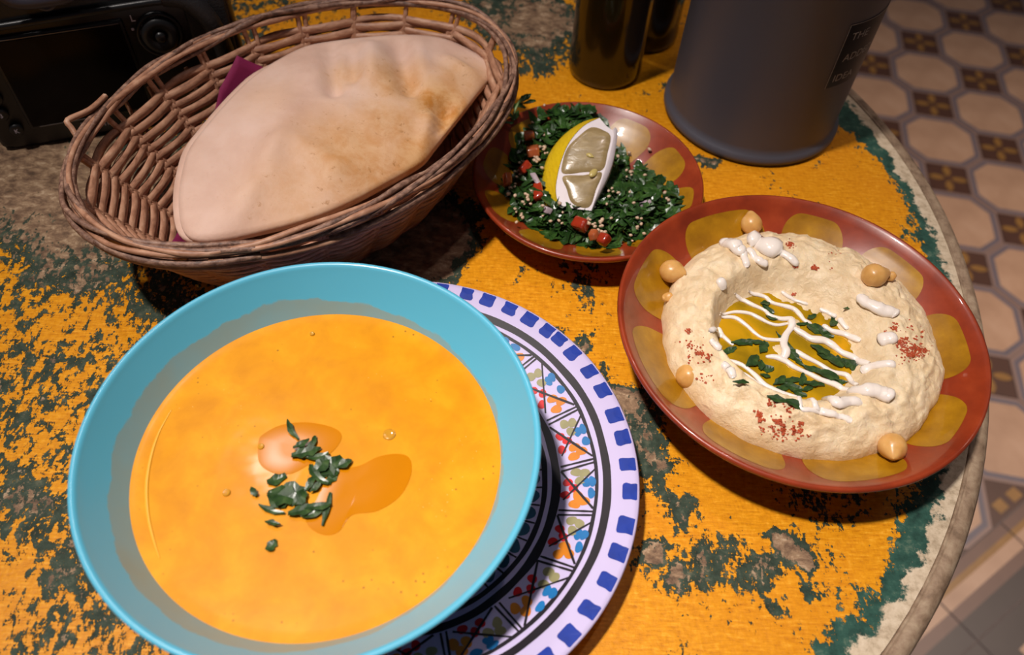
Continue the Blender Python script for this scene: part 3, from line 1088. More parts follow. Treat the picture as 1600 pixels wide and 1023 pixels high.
def hum_z(x, y):
    dx, dy = x - HM_C[0], y - HM_C[1]
    r = math.hypot(dx, dy); a = math.atan2(dy, dx)
    R = hum_edge(a)
    q = r / R
    if q >= 1: return hum_plate_z(x, y) + .0002
    # the hollow is steep at the far left and gentle to the right
    hx, hy = x - 0.1262, y - 0.1945
    hr = math.hypot(hx, hy); ha = math.atan2(hy, hx)
    g = .5 + .5 * math.cos(ha - math.radians(35))     # 1 towards the far right
    r_in = .0290 - .0060 * g
    r_out = .0352 + .0022 * g
    floor = .0180 + .0011 * fbm(x * 90, y * 90, 4.4, 3) + .0014 * g * sstep(.012, .026, hr)
    pk = at(1240, 500, .021)
    d2 = (x - pk.x) ** 2 + (y - pk.y) ** 2
    floor += .0024 * math.exp(-d2 / .0045 ** 2)
    pk = at(1225, 545, .021)
    d2 = (x - pk.x) ** 2 + (y - pk.y) ** 2
    floor += .0019 * math.exp(-d2 / .0050 ** 2)
    crest = .0296 + .0012 * noise.noise(Vector((math.cos(a) * 1.7, math.sin(a) * 1.7, 8.0)))
    k = sstep(r_in, r_out, hr)
    z = floor + (crest - floor) * k
    lump = .0020 * fbm(x * 210, y * 210, 1.0, 4) * k + .00085 * fbm(x * 460, y * 500, 1.7, 3)
    z += lump * (.4 + .6 * sstep(.6, .85, q))
    if q > .70:
        e = (q - .70) / .30
        ze = hum_plate_z(x, y) - .0004
        f = math.sqrt(max(0.0, 1 - e ** 2.3))
        z = ze + (z - ze) * f
    return z


def build_hummus():
    t = empty('hummus_mound', (HM_C[0], HM_C[1], .0105))
    tag(t, 'ring of pale hummus with a hollow of olive oil', 'hummus')
    V, Fc = [], []
    seg, nr = 220, 84
    V.append((0, 0, hum_z(*HM_C) - .0105))
    for q in range(1, nr + 1):
        f = q / nr
        f = 1 - (1 - f) ** 1.25
        for i in range(seg):
            a = 2 * math.pi * i / seg
            r = hum_edge(a) * f * (.9999 if q == nr else 1)
            x, y = HM_C[0] + r * math.cos(a), HM_C[1] + r * math.sin(a)
            V.append((r * math.cos(a), r * math.sin(a), hum_z(x, y) - .0105))
    for i in range(seg): Fc.append((0, 1 + i, 1 + (i + 1) % seg))
    for q in range(nr - 1):
        for i in range(seg):
            j = (i + 1) % seg
            Fc.append((1 + q * seg + i, 1 + (q + 1) * seg + i, 1 + (q + 1) * seg + j, 1 + q * seg + j))
    mesh('hummus_paste', V, Fc, MAT['hummus'], t)
    # the oil lies level; the paste rising through it draws its shore
    c = Vector((0.1243, 0.1935, OIL_Z)) - Vector((HM_C[0], HM_C[1], .0105))
    V, Fc = [(0, 0, 0)], []
    for q in range(1, 9):
        for i in range(64):
            a = 2 * math.pi * i / 64
            r = .0335 * q / 8
            V.append((r * math.cos(a), r * math.sin(a), .0))
    for i in range(64): Fc.append((0, 1 + i, 1 + (i + 1) % 64))
    for q in range(7):
        for i in range(64):
            j = (i + 1) % 64
            Fc.append((1 + q * 64 + i, 1 + (q + 1) * 64 + i, 1 + (q + 1) * 64 + j, 1 + q * 64 + j))
    mesh('oil_pool', V, Fc, MAT['oil'], t, True, None, c)
    return t


build_hummus()


def top_z(x, y):
    return max(hum_z(x, y), OIL_Z)


def z4(x, y):    # picture point of the enlarged hollow
    return 1100 + x / 4.263, 420 + y / 4.263


def build_tahini():
    t = empty('tahini_drizzle', (HM_C[0], HM_C[1], .019))
    tag(t, 'white tahini drizzled in strands across the hummus', 'tahini')
    base = Vector((HM_C[0], HM_C[1], .019))
    strands = [
        ([(205, 165), (260, 210), (320, 240), (400, 275), (440, 310), (520, 335), (590, 325)], 14, 1),
        ([(295, 150), (400, 185), (450, 225), (540, 250), (600, 270), (640, 310), (670, 345), (715, 365)], 15, 1),
        ([(110, 290), (200, 288), (300, 297), (360, 325), (430, 360), (490, 375), (560, 362)], 12, 1),
        ([(105, 305), (200, 325), (280, 375), (340, 430), (400, 465), (480, 475), (530, 470)], 12, 1),
        ([(515, 150), (570, 190), (640, 220), (690, 237)], 13, 1),
        ([(590, 390), (660, 435), (720, 470), (800, 480), (860, 515), (920, 560), (1000, 595), (1050, 625), (1105, 632)], 23, 1),
        ([(770, 265), (830, 295), (880, 320)], 15, 1), ([(900, 330), (930, 375), (960, 400)], 17, 1),
        ([(790, 375), (850, 415), (930, 435), (990, 460), (1040, 485)], 20, 1),
        ([(410, 585), (480, 590), (550, 620), (600, 655), (700, 700), (780, 740), (880, 775), (985, 800)], 17, 1),
        ([(600, 540), (660, 580), (760, 630), (850, 685), (950, 710), (990, 760), (1025, 775)], 16, 1),
        ([(150, 605), (250, 640), (330, 700), (400, 770), (480, 812), (560, 840), (640, 880), (740, 915), (800, 930)], 15, 1),
        ([(190, 665), (290, 720), (370, 782), (470, 820), (560, 862), (640, 920), (710, 942), (800, 950), (900, 985), (960, 1005)], 15, 1),
        ([(95, 390), (120, 440), (160, 480), (195, 508)], 13, 1), ([(35, 420), (90, 440), (125, 455)], 18, 1), ([(45, 470), (70, 505), (105, 540)], 20, 1),
        ([(120, 640), (165, 675), (195, 730)], 24, 1),
        ([(575, 330), (585, 380), (545, 440), (530, 500), (545, 560), (520, 600)], 20, .8),
        # thick pools on the right shoulder
        ([(1010, 205), (1080, 245), (1160, 265), (1250, 295), (1280, 310)], 36, .7), ([(1165, 485), (1205, 470), (1250, 465), (1275, 470)], 36, .7),
        ([(1050, 690), (1110, 655), (1190, 638), (1270, 645)], 26, .7), ([(960, 820), (1060, 810), (1140, 815), (1220, 845), (1255, 850)], 38, .7),
        ([(800, 875), (880, 890), (960, 885), (1050, 890)], 28, .7), ([(760, 945), (850, 965), (930, 990), (985, 1015)], 20, .7),
        # swirl on the far shoulder
        ([(300, -190), (350, -165), (420, -145), (500, -110)], 62, .55), ([(480, -120), (540, -95), (590, -55), (605, 5)], 24, .7),
        ([(255, -115), (265, -75), (285, -10)], 22, .7), ([(290, -130), (330, -80), (375, -40), (400, 5)], 25, .7), ([(120, -170), (170, -160), (220, -125), (260, -110)], 40, .6),
        ([(100, 80), (120, 110), (125, 140)], 26, .7)]
    for i, (pts, w, fl) in enumerate(strands):
        P3 = [on(*z4(x, y), top_z) for x, y in pts]
        P3 = spline(P3, 5)
        r = w / 4.263 / 3600 * .80
        rr = []
        n = len(P3)
        out = []
        for k, p in enumerate(P3):
            f = k / (n - 1)
            e = min(1, math.sin(math.pi * min(1, max(0, (f * .96 + .02)))) * 3.2) ** .5
            rk = r * e * (1 + .06 * math.sin(k * .8 + i) + .12 * math.sin(k * .29 + 2 * i))
            rr.append(rk)
            out.append(Vector((p.x, p.y, top_z(p.x, p.y) + rk * .25)) - base)
        V, Fc = tube_data(out, rr, 10, False, (1.35 if fl == 1 else 1.5), (0, 0, 1))
        mesh('tahini_strand', V, Fc, MAT['tahini'], t)
    return t


build_tahini()

LEAVES = [  # in the enlarged hollow: x, y, angle deg, length mm, width mm, bend
    (170, 540, 25, 7.0, 3.0, .3), (260, 505, -5, 8.5, 2.6, -.4), (350, 490, -10, 7.0, 2.2, .3), (390, 520, 60, 6.5, 3.6, .4), (320, 610, 45, 8, 4.0, .3), (375, 640, 80, 5, 2.4, .2),
    (420, 665, 0, 6, 3.0, .3), (410, 235, 0, 4, 2.4, .2), (430, 275, -50, 6, 2.6, .3), (455, 330, -20, 5, 2.0, .2), (720, 320, 30, 4.5, 2.4, .2), (760, 405, -25, 8, 5.0, .2),
    (820, 440, -30, 6, 3.0, .2), (650, 370, 10, 6, 1.4, .3), (870, 345, 50, 7, 4.0, .2), (940, 288, 20, 4, 1.4, .1), (540, 490, -60, 10, 1.8, .1), (600, 580, -65, 8.5, 4.0, .2), (640, 630, -50, 5, 2.0, .4),
    (780, 545, -30, 8, 3.4, .4), (830, 590, -20, 8, 3.6, .3), (900, 620, -10, 8, 4.6, .2), (980, 640, -25, 7, 4.6, .2), (740, 670, -15, 8, 3.2, .3), (830, 715, -20, 9, 4.2, .2), (910, 750, -10, 6, 2.6, .2),
    (500, 740, 40, 7, 3.0, .6), (580, 740, 5, 7, 2.6, .4), (600, 790, -25, 7, 3.6, .3), (650, 730, 70, 6, 3.0, .3), (740, 770, -5, 8, 2.4, .3), (640, 830, -30, 6, 3.0, .2), (410, 715, -15, 4, 1.6, .5),
    (250, 760, 0, 6, 2.0, .4), (375, 810, 80, 4, 1.8, .3), (490, 870, -15, 7, 3.0, .3), (600, 910, -35, 7, 3.2, .2), (530, 790, 10, 6, 2.4, .3), (690, 800, 20, 5, 2.0, .2)]
for i, (x, y, a, L, W, b) in enumerate(LEAVES):
    p = on(*z4(x, y), top_z)
    p.z = top_z(p.x, p.y) + .0009
    o = shred('parsley_shred', p, math.radians(a), L * .00105, W * .00115, b, .4, MAT['leaf'], random.uniform(-.12, .12), 300 + i)
    tag(o, 'chopped green parsley leaf lying in the oil of the hummus', 'herb', 'parsley pieces in the hummus oil')


def build_paprika():
    cl = [(1425, 550, 16, 190), (1410, 535, 10, 60), (1440, 548, 12, 70), (1185, 648, 6, 55), (1187, 660, 5, 30), (1215, 660, 6, 60), (1222, 672, 6, 50), (1250, 662, 5, 34), (1243, 674, 6, 50),
          (1235, 382, 7, 45), (1240, 425, 5, 18), (1272, 420, 5, 40), (1240, 460, 4, 12), (1074, 518, 4, 18), (1092, 552, 6, 40), (1108, 558, 6, 20), (1085, 545, 25, 40), (1400, 512, 8, 28), (1385, 520, 5, 14), (1200, 690, 28, 70),
          (1230, 680, 30, 60), (1100, 590, 12, 14), (1205, 628, 10, 20), (1232, 640, 8, 18), (1300, 400, 30, 14), (1430, 520, 20, 22)]
    rnd = random.Random(3)
    V, Fc = [], []
    for px, py, s, n in cl:
        for _ in range(n):
            x, y = px + rnd.gauss(0, s * .5), py + rnd.gauss(0, s * .42)
            p = on(x, y, top_z, 4)
            if math.hypot(p.x - HM_C[0], p.y - HM_C[1]) > .055: continue
            r = rnd.uniform(.00022, .00075)
            b = len(V)
            z = top_z(p.x, p.y)
            a = rnd.random() * 6
            for k in range(4):
                V.append((p.x + r * math.cos(a + k * 1.57) * rnd.uniform(.7, 1.3), p.y + r * math.sin(a + k * 1.57), z + .00005))
            V.append((p.x, p.y, z + r * .55))
            for k in range(4): Fc.append((b + k, b + (k + 1) % 4, b + 4))
    o = mesh('paprika_sprinkle', V, Fc, MAT['paprika'], None, False)
    tag(o, 'red paprika dust sprinkled over the pale hummus', 'spice', kind='stuff')


build_paprika()


def chickpea_data(r, seed):
    """round pea with a beak at +x and a shallow cleft"""
    rnd = random.Random(seed)
    V, Fc = [], []
    nu, nv = 22, 14
    o = Vector((rnd.random() * 9, rnd.random() * 9, 0))
    for j in range(nv + 1):
        th = math.pi * j / nv
        for i in range(nu):
            ph = 2 * math.pi * i / nu
            d = Vector((math.cos(th), math.sin(th) * math.cos(ph), math.sin(th) * math.sin(ph)))
            k = 1 + .35 * math.exp(-((1 - d.x) / .07)) + .05 * noise.noise(d * 1.6 + o)
            k -= .10 * math.exp(-(d.y / .12) ** 2) * max(0, d.z) * max(0, d.x + .3)
            k *= 1 - .04 * abs(d.z)
            V.append(d * (r * k))
    for j in range(nv):
        for i in range(nu):
            l = (i + 1) % nu
            Fc.append((j * nu + i, j * nu + l, (j + 1) * nu + l, (j + 1) * nu + i))
    return V, Fc


def rest_z(x, y):
    return max(hum_plate_z(x, y), hum_z(x, y))


PEAS = [(1176, 346, .0048, 95, .5, 'chickpea at the far rim of the hummus plate, beak up', rest_z), (1049, 424, .0052, -35, .4, 'plump chickpea on the plate at the upper left of the hummus', rest_z),
        (1077, 588, .0054, 10, .1, 'smooth oval chickpea on the plate at the lower left of the hummus', rest_z), (1366, 430, .0052, 10, .2, 'deep yellow chickpea sunk in the far right crest of the hummus', rest_z),
        (1394, 698, .0052, -110, .3, 'pale beaked chickpea touching the near edge of the hummus', rest_z)]
for i, (px, py, r, az, el, lab, fn) in enumerate(PEAS):
    V, Fc = chickpea_data(r, i)
    p = at(px, py, .02)
    for _ in range(5): p = at(px, py, hum_plate_z(p.x, p.y) + r * .9)
    z = max(hum_plate_z(p.x, p.y) + r * .95, (hum_z(p.x, p.y) + r * .55) if i == 3 else 0)
    if i == 3:
        for _ in range(5): p = at(px, py, hum_z(p.x, p.y) + r * .5)
        z = p.z
    o = mesh('chickpea', V, Fc, MAT['chickpea'], None, True, None, (p.x, p.y, z), (0, -el, math.radians(az)))
    tag(o, lab, 'chickpea', 'chickpeas around the hummus')
for i, (px, py, r, lab) in enumerate(((1391, 432, .0026, 'broken chickpea bit beside the deep yellow chickpea'), (1043, 464, .0024, 'small broken chickpea crumb at the left edge of the hummus'))):
    V, Fc = chickpea_data(r, 20 + i)
    V = [Vector((v.x * 1.2, v.y * .8, v.z * (.7 + .3 * math.sin(v.x * 1500)))) for v in V]
    p = at(px, py, .022)
    for _ in range(5): p = at(px, py, max(hum_plate_z(p.x, p.y), hum_z(p.x, p.y)) + r * .7)
    o = mesh('chickpea_bit', V, Fc, MAT['chickpea'], None, True, None, p, (.3, .2, .6))
    tag(o, lab, 'chickpea')


# ------------------------------------------------------------------ tabbouleh
SALAD_POLY = [(787, 300), (795, 262), (806, 232), (822, 205), (846, 168), (880, 156), (930, 158), (945, 205), (985, 252), (1020, 268), (1050, 292), (1066, 322), (1035, 350), (990, 378), (945, 386), (880, 376), (825, 350), (795, 325)]


def inside(x, y, poly):
    c = False
    j = len(poly) - 1
    for i in range(len(poly)):
        if (poly[i][1] > y) != (poly[j][1] > y) and x < (poly[j][0] - poly[i][0]) * (y - poly[i][1]) / (poly[j][1] - poly[i][1]) + poly[i][0]: c = not c
        j = i
    return c


def edge_dist(x, y, poly):
    d = 1e9
    for i in range(len(poly)):
        a = Vector(poly[i]); b = Vector(poly[(i + 1) % len(poly)]); p = Vector((x, y))
        t = max(0, min(1, (p - a).dot(b - a) / (b - a).length_squared))
        d = min(d, (p - a - (b - a) * t).length)
    return d


def dish_z(x, y):
    r = math.hypot(x - DISH_C[0], y - DISH_C[1])
    for (r0, z0), (r1, z1) in zip(DISH_PROF[:-1], DISH_PROF[1:]):
        if r0 <= r <= r1: return z0 + (z1 - z0) * (r - r0) / (r1 - r0)
    return DISH_PROF[-1][1]


def build_tabbouleh():
    rnd = random.Random(11)
    V, Fc = [], []
    n = 0
    # a low heap under the leaves, so no gaps show the dish through
    while n < 1150:
        px, py = rnd.uniform(780, 1075), rnd.uniform(150, 392)
        if not inside(px, py, SALAD_POLY): continue
        e = edge_dist(px, py, SALAD_POLY)
        if px < 868 and 195 < py < 330 and rnd.random() < .45: continue
        lift = .0095 * sstep(0, 45, e) + .0100 * sstep(245, 175, py) * sstep(0, 12, e)
        p = at(px, py, .014)
        for _ in range(4): p = at(px, py, dish_z(p.x, p.y) + .0015 + lift)
        if math.hypot(p.x - DISH_C[0], p.y - DISH_C[1]) > .0500: continue
        z = p.z - rnd.random() ** 2 * .0045
        V2, F2 = shred_data(rnd.uniform(.0050, .0100), rnd.uniform(.0024, .0062), rnd.uniform(-.9, .9), rnd.uniform(-1.2, 1.2), .3, 4, n)
        R = Matrix.Rotation(rnd.uniform(0, 6.28), 4, 'Z') @ Matrix.Rotation(rnd.uniform(-.8, .8), 4, 'X') @ Matrix.Rotation(rnd.uniform(-.6, .6), 4, 'Y')
        b = len(V)
        for v in V2:
            w = R @ Vector(v)
            V.append((p.x + w.x, p.y + w.y, max(z + w.z, dish_z(p.x + w.x, p.y + w.y) + .0003)))
        Fc += [tuple(q + b for q in f) for f in F2]
        n += 1
    o = mesh('chopped_parsley', V, Fc, MAT['leaf2'], None, False)
    tag(o, 'heap of dark green chopped parsley in the small dish', 'salad', kind='stuff')
    # bulgur grains
    V, Fc = [], []
    cl = [(850, 240, 14, 16), (842, 200, 8, 9), (838, 250, 9, 12), (815, 262, 10, 10), (800, 285, 12, 12), (822, 310, 14, 16), (815, 330, 12, 10), (985, 275, 16, 14), (960, 300, 12, 10), (1040, 310, 8, 6),
          (935, 352, 12, 22), (918, 345, 8, 10), (930, 370, 10, 16), (945, 365, 10, 10), (990, 365, 14, 8), (870, 340, 20, 12), (1015, 235, 3, 3), (1000, 350, 30, 10), (860, 175, 25, 8), (960, 250, 30, 12)]
    for px, py, s, k in cl:
        for _ in range(max(2, int(k * .62))):
            x, y = rnd.gauss(px, s * .6), rnd.gauss(py, s * .6)
            e = edge_dist(x, y, SALAD_POLY) if inside(x, y, SALAD_POLY) else 0
            p = at(x, y, .018)
            for _ in range(3): p = at(x, y, dish_z(p.x, p.y) + .0030 + .0105 * sstep(0, 45, e))
            r = rnd.uniform(.0006, .0011)
            b = len(V)
            R = Matrix.Rotation(rnd.uniform(0, 6.28), 3, 'Z')
            dirs = [(1, 0, 0), (0, 1, 0), (-1, 0, 0), (0, -1, 0)]
            for zz, rr in ((-.6, .7), (.3, 1.0), (.9, .5)):
                for q in range(6):
                    a = q * math.pi / 3
                    w = R @ Vector((math.cos(a) * rr * 1.2, math.sin(a) * rr * .9, zz * .8)) * r
                    V.append((p.x + w.x, p.y + w.y, p.z + w.z))
            for L in range(2):
                for q in range(6):
                    l = (q + 1) % 6
                    Fc.append((b + L * 6 + q, b + L * 6 + l, b + L * 6 + 6 + l, b + L * 6 + 6 + q))
            Fc.append(tuple(b + 12 + q for q in range(6)))
    o = mesh('bulgur_grains', V, Fc, MAT['bulgur'])
    tag(o, 'pale bulgur grains sprinkled over the chopped parsley', 'grain', kind='stuff')


build_tabbouleh()


def chunk(name, px, py, h, size, mat, seed, label, cat, group=None):
    rnd = random.Random(seed)
    bm = bmesh.new()
    bmesh.ops.create_cube(bm, size=1.0)
    for v in bm.verts:
        v.co = Vector((v.co.x * size[0] * rnd.uniform(.75, 1.2), v.co.y * size[1] * rnd.uniform(.75, 1.2), v.co.z * size[2] * rnd.uniform(.8, 1.1)))
    bmesh.ops.bevel(bm, geom=bm.edges[:], offset=min(size) * .22, segments=2, profile=.6, affect='EDGES')
    me = bpy.data.meshes.new(name)
    bm.to_mesh(me); bm.free()
    me.materials.append(mat)
    me.polygons.foreach_set('use_smooth', [True] * len(me.polygons))
    p = at(px, py, .014)
    for _ in range(4): p = at(px, py, dish_z(p.x, p.y) + h)
    o = link(name, me, None, p, (rnd.uniform(-.5, .5), rnd.uniform(-.5, .5), rnd.uniform(0, 3)))
    return tag(o, label, cat, group)


chunk('tomato_piece', 826, 212, .0085, (.0055, .005, .004), MAT['tomato2'], 1, 'orange tomato dice beside the parsley sprig, topmost of the left row', 'tomato', 'tomato dice in the salad')
chunk('tomato_piece', 832, 236, .0105, (.007, .006, .005), MAT['tomato2'], 2, 'pale tomato dice covered in bulgur left of the lemon', 'tomato', 'tomato dice in the salad')
chunk('tomato_piece', 820, 262, .010, (.005, .006, .005), MAT['tomato'], 3, 'bright red tomato dice level with the middle of the lemon', 'tomato', 'tomato dice in the salad')
chunk('tomato_piece', 793, 281, .006, (.006, .004, .004), MAT['tomato2'], 4, 'orange tomato dice at the far left of the salad', 'tomato', 'tomato dice in the salad')
chunk('tomato_piece', 842, 300, .010, (.0045, .009, .004), MAT['tomato'], 5, 'long red tomato strip touching the lemon rind', 'tomato', 'tomato dice in the salad')
chunk('tomato_piece', 908, 350, .010, (.007, .006, .006), MAT['tomato'], 6, 'glossy dark red tomato dice just below the lemon', 'tomato', 'tomato dice in the salad')
chunk('tomato_piece', 943, 374, .009, (.006, .005, .005), MAT['tomato'], 7, 'red tomato dice at the near edge of the salad', 'tomato', 'tomato dice in the salad')
chunk('tomato_piece', 928, 366, .009, (.005, .004, .004), MAT['tomato2'], 8, 'small pink tomato dice under bulgur at the near edge', 'tomato', 'tomato dice in the salad')
chunk('onion_piece', 838, 281, .0115, (.008, .003, .003), MAT['onion'], 9, 'mauve onion strip against the lemon rind', 'onion')
chunk('onion_piece', 855, 328, .009, (.004, .004, .003), MAT['onion'], 10, 'pale onion piece below the lemon corner', 'onion')
chunk('onion_piece', 1010, 318, .010, (.003, .006, .003), MAT['onion'], 12, 'pale onion sliver in the right half of the salad', 'onion')

# parsley sprig hanging over the far rim
sg = empty('parsley_sprig', at(812, 225, .012))
tag(sg, 'thin parsley sprig standing against the far left rim of the dish', 'herb')
b0 = sg.location.copy()
path = spline([at(812, 228, .012) - b0, at(806, 205, .016) - b0, at(802, 185, .020) - b0, at(808, 165, .024) - b0, at(815, 155, .025) - b0], 5)
tube('stalk', path, .0007, MAT['stalk'], sg, 6)
for k, (px, py, a) in enumerate(((792, 176, 2.6), (800, 163, 2.0), (818, 152, .9), (828, 158, .1), (815, 165, -.8), (790, 190, 3.3), (806, 178, 1.2), (822, 150, .5))):
    V, Fc = shred_data(.0075, .0032, .3, .6, .3, 5, 800 + k)
    mesh('leaflet', V, Fc, MAT['leaf2'], sg, True, None, at(px, py, .0235) - b0, (.2, -.2, a))


# ------------------------------------------------------------------ lemon wedge
def build_lemon():
    c0 = at(905, 262, .026)
    nrm = Vector((-.10, -.42, .9)).normalized()

    def fp(px, py):   # picture point on the tilted cut face
        u, v = px - 800.0, 511.5 - py
        d = Vector([u * CAM_R[0][k] + v * CAM_R[1][k] - F_PX * CAM_R[2][k] for k in range(3)])
        o = Vector((0, 0, CAM_H))
        return o + d * ((c0 - o).dot(nrm) / d.dot(nrm))
    t = empty('lemon_wedge', c0 - Vector((0, 0, .014)))
    tag(t, 'lemon wedge with yellow rind resting on the parsley salad', 'lemon')
    base = t.location
    rim_px = [(937, 184), (912, 197), (890, 222), (877, 252), (870, 282), (869, 302), (873, 320)]       # where the rind meets the cut
    bot_px = [(873, 320), (898, 326), (924, 329)]
    rgt_px = [(924, 329), (934, 300), (944, 270), (953, 240), (959, 212), (957, 203)]
    top_px = [(957, 203), (948, 197), (937, 184)]
    rim = spline([fp(*p) - base for p in rim_px], 5)
    bot = spline([fp(*p) - base for p in bot_px], 4)
    rgt = spline([fp(*p) - base for p in rgt_px], 4)
    top = spline([fp(*p) - base for p in top_px], 4)
    loop = rim[:-1] + bot[:-1] + rgt[:-1] + top[:-1]
    cen = sum(loop, Vector()) / len(loop)
    # pith: face and the plain sides, narrowing downwards
    V = list(loop)
    m = len(loop)
    depth = .013
    low = []
    for i, p in enumerate(loop):
        k = .82
        low.append(cen.lerp(p, k) - nrm * depth)
    V += low
    # a raised lip round the flesh: face ring
    inner = [cen.lerp(p, .80) for p in loop]
    V += inner
    V.append(cen - nrm * depth)
    Fc = []
    for i in range(m):
        j = (i + 1) % m
        Fc.append((i, j, 2 * m + j, 2 * m + i))
        Fc.append((i, m + i, m + j, j))
        Fc.append((m + i, 3 * m, m + j))
    Fc.append(tuple(2 * m + i for i in range(m)))
    mesh('pith', V, Fc, MAT['pith'], t, False)
    # flesh: two segments split by a membrane, a little proud and domed
    fl_px = [(905, 214), (925, 200), (942, 204), (951, 214), (946, 240), (937, 268), (927, 296), (918, 318), (906, 322), (893, 312), (886, 290), (883, 262), (889, 236)]
    seam = [(886, 275), (905, 272), (934, 268)]

    def seg(pxs, nm):
        pts = [fp(*p) - base for p in pxs]
        lp = ring_spline(pts, 5)
        c = sum(lp, Vector()) / len(lp)
        V, Fc = [c + nrm * .0011], []
        for k, h in ((.4, .0010), (.75, .0008), (.93, .0004), (1.0, -.0002)):
            V += [c.lerp(p, k) + nrm * h for p in lp]
        n = len(lp)
        for i in range(n): Fc.append((0, 1 + i, 1 + (i + 1) % n))
        for q in range(3):
            for i in range(n):
                j = (i + 1) % n
                Fc.append((1 + q * n + i, 1 + (q + 1) * n + i, 1 + (q + 1) * n + j, 1 + q * n + j))
        mesh(nm, V, Fc, MAT['flesh'], t)
    seg([(903, 213), (924, 198), (944, 203), (955, 213), (950, 240), (942, 266), (912, 270), (879, 272), (878, 254), (886, 231)], 'flesh_segment')
    seg([(879, 275), (912, 273), (941, 269), (932, 296), (923, 322), (908, 325), (892, 316), (885, 296)], 'flesh_segment')
    # the skin on the round side
    V, Fc = [], []
    rows = 9
    n = len(rim)
    for q in range(rows):
        f = q / (rows - 1)
        for i, p in enumerate(rim):
            out = (p - cen); out -= nrm * out.dot(nrm); out.normalize()
            g = math.sin(math.pi * (.06 + .88 * i / (n - 1)))
            V.append(p + out * (.0086 * math.sin(f * math.pi * .60) * g ** .45 + .0002) - nrm * (.014 * f))
    for q in range(rows - 1):
        for i in range(n - 1):
            Fc.append((q * n + i, (q + 1) * n + i, (q + 1) * n + i + 1, q * n + i + 1))
    mesh('rind', V, Fc, MAT['rind'], t)
    # pale cut strip along the right side
    V, Fc = [], []
    for i, p in enumerate(rgt):
        f = i / (len(rgt) - 1)
        w = .0028 * math.sin(math.pi * (.1 + .8 * f)) ** .5 * (.4 + .9 * f)
        o = (p - cen); o -= nrm * o.dot(nrm); o.normalize()
        V += [p + nrm * .0002, p + o * w - nrm * .0006, p + o * w * 1.05 - nrm * .008, p - nrm * .009]
    for i in range(len(rgt) - 1):
        for k in range(3): Fc.append((i * 4 + k, i * 4 + k + 1, i * 4 + k + 5, i * 4 + k + 4))
    mesh('pith_strip', V, Fc, MAT['pith'], t)
    for px, py, a, r in ((927, 272, 1.0, .0022), (921, 244, -.6, .0014)):
        V, Fc = chickpea_data(r, 40)
        V = [Vector((v.x * 1.3, v.y * .8, v.z * .6)) for v in V]
        mesh('seed', V, Fc, MAT['seed'], t, True, None, fp(px, py) - base + nrm * .0010, (.3, 0, a))


build_lemon()

# ------------------------------------------------------------------ bread basket
BK_C = Vector((-0.0800, 0.2910, 0))
BK_A = math.radians(44.2)
BK_H = .0545


def bk(th, s, off=0.0, dz=0.0):
    """point on the basket wall: th round the oval, s up the wall 0..1, off outwards"""
    e = s ** .85
    a = .0715 + (.1042 - .0715) * e + off
    b = .0455 + (.0698 - .0455) * e + off
    x, y = a * math.cos(th), b * math.sin(th)
    return Vector((BK_C.x + x * math.cos(BK_A) - y * math.sin(BK_A), BK_C.y + x * math.sin(BK_A) + y * math.cos(BK_A), .0030 + (BK_H - .0030) * s + dz))


def arc_table(n=720):
    L = [0.0]
    p = None
    for i in range(n + 1):
        th = 2 * math.pi * i / n
        q = bk(th, .6)
        if p is not None: L.append(L[-1] + (q - p).length)
        p = q
    return L


ARC = arc_table()


def th_of(f):
    f = f % 1.0
    tgt = f * ARC[-1]
    lo, hi = 0, len(ARC) - 1
    while hi - lo > 1:
        m = (lo + hi) // 2
        if ARC[m] <= tgt: lo = m
        else: hi = m
    return 2 * math.pi * (lo + (tgt - ARC[lo]) / max(1e-9, ARC[hi] - ARC[lo])) / (len(ARC) - 1)


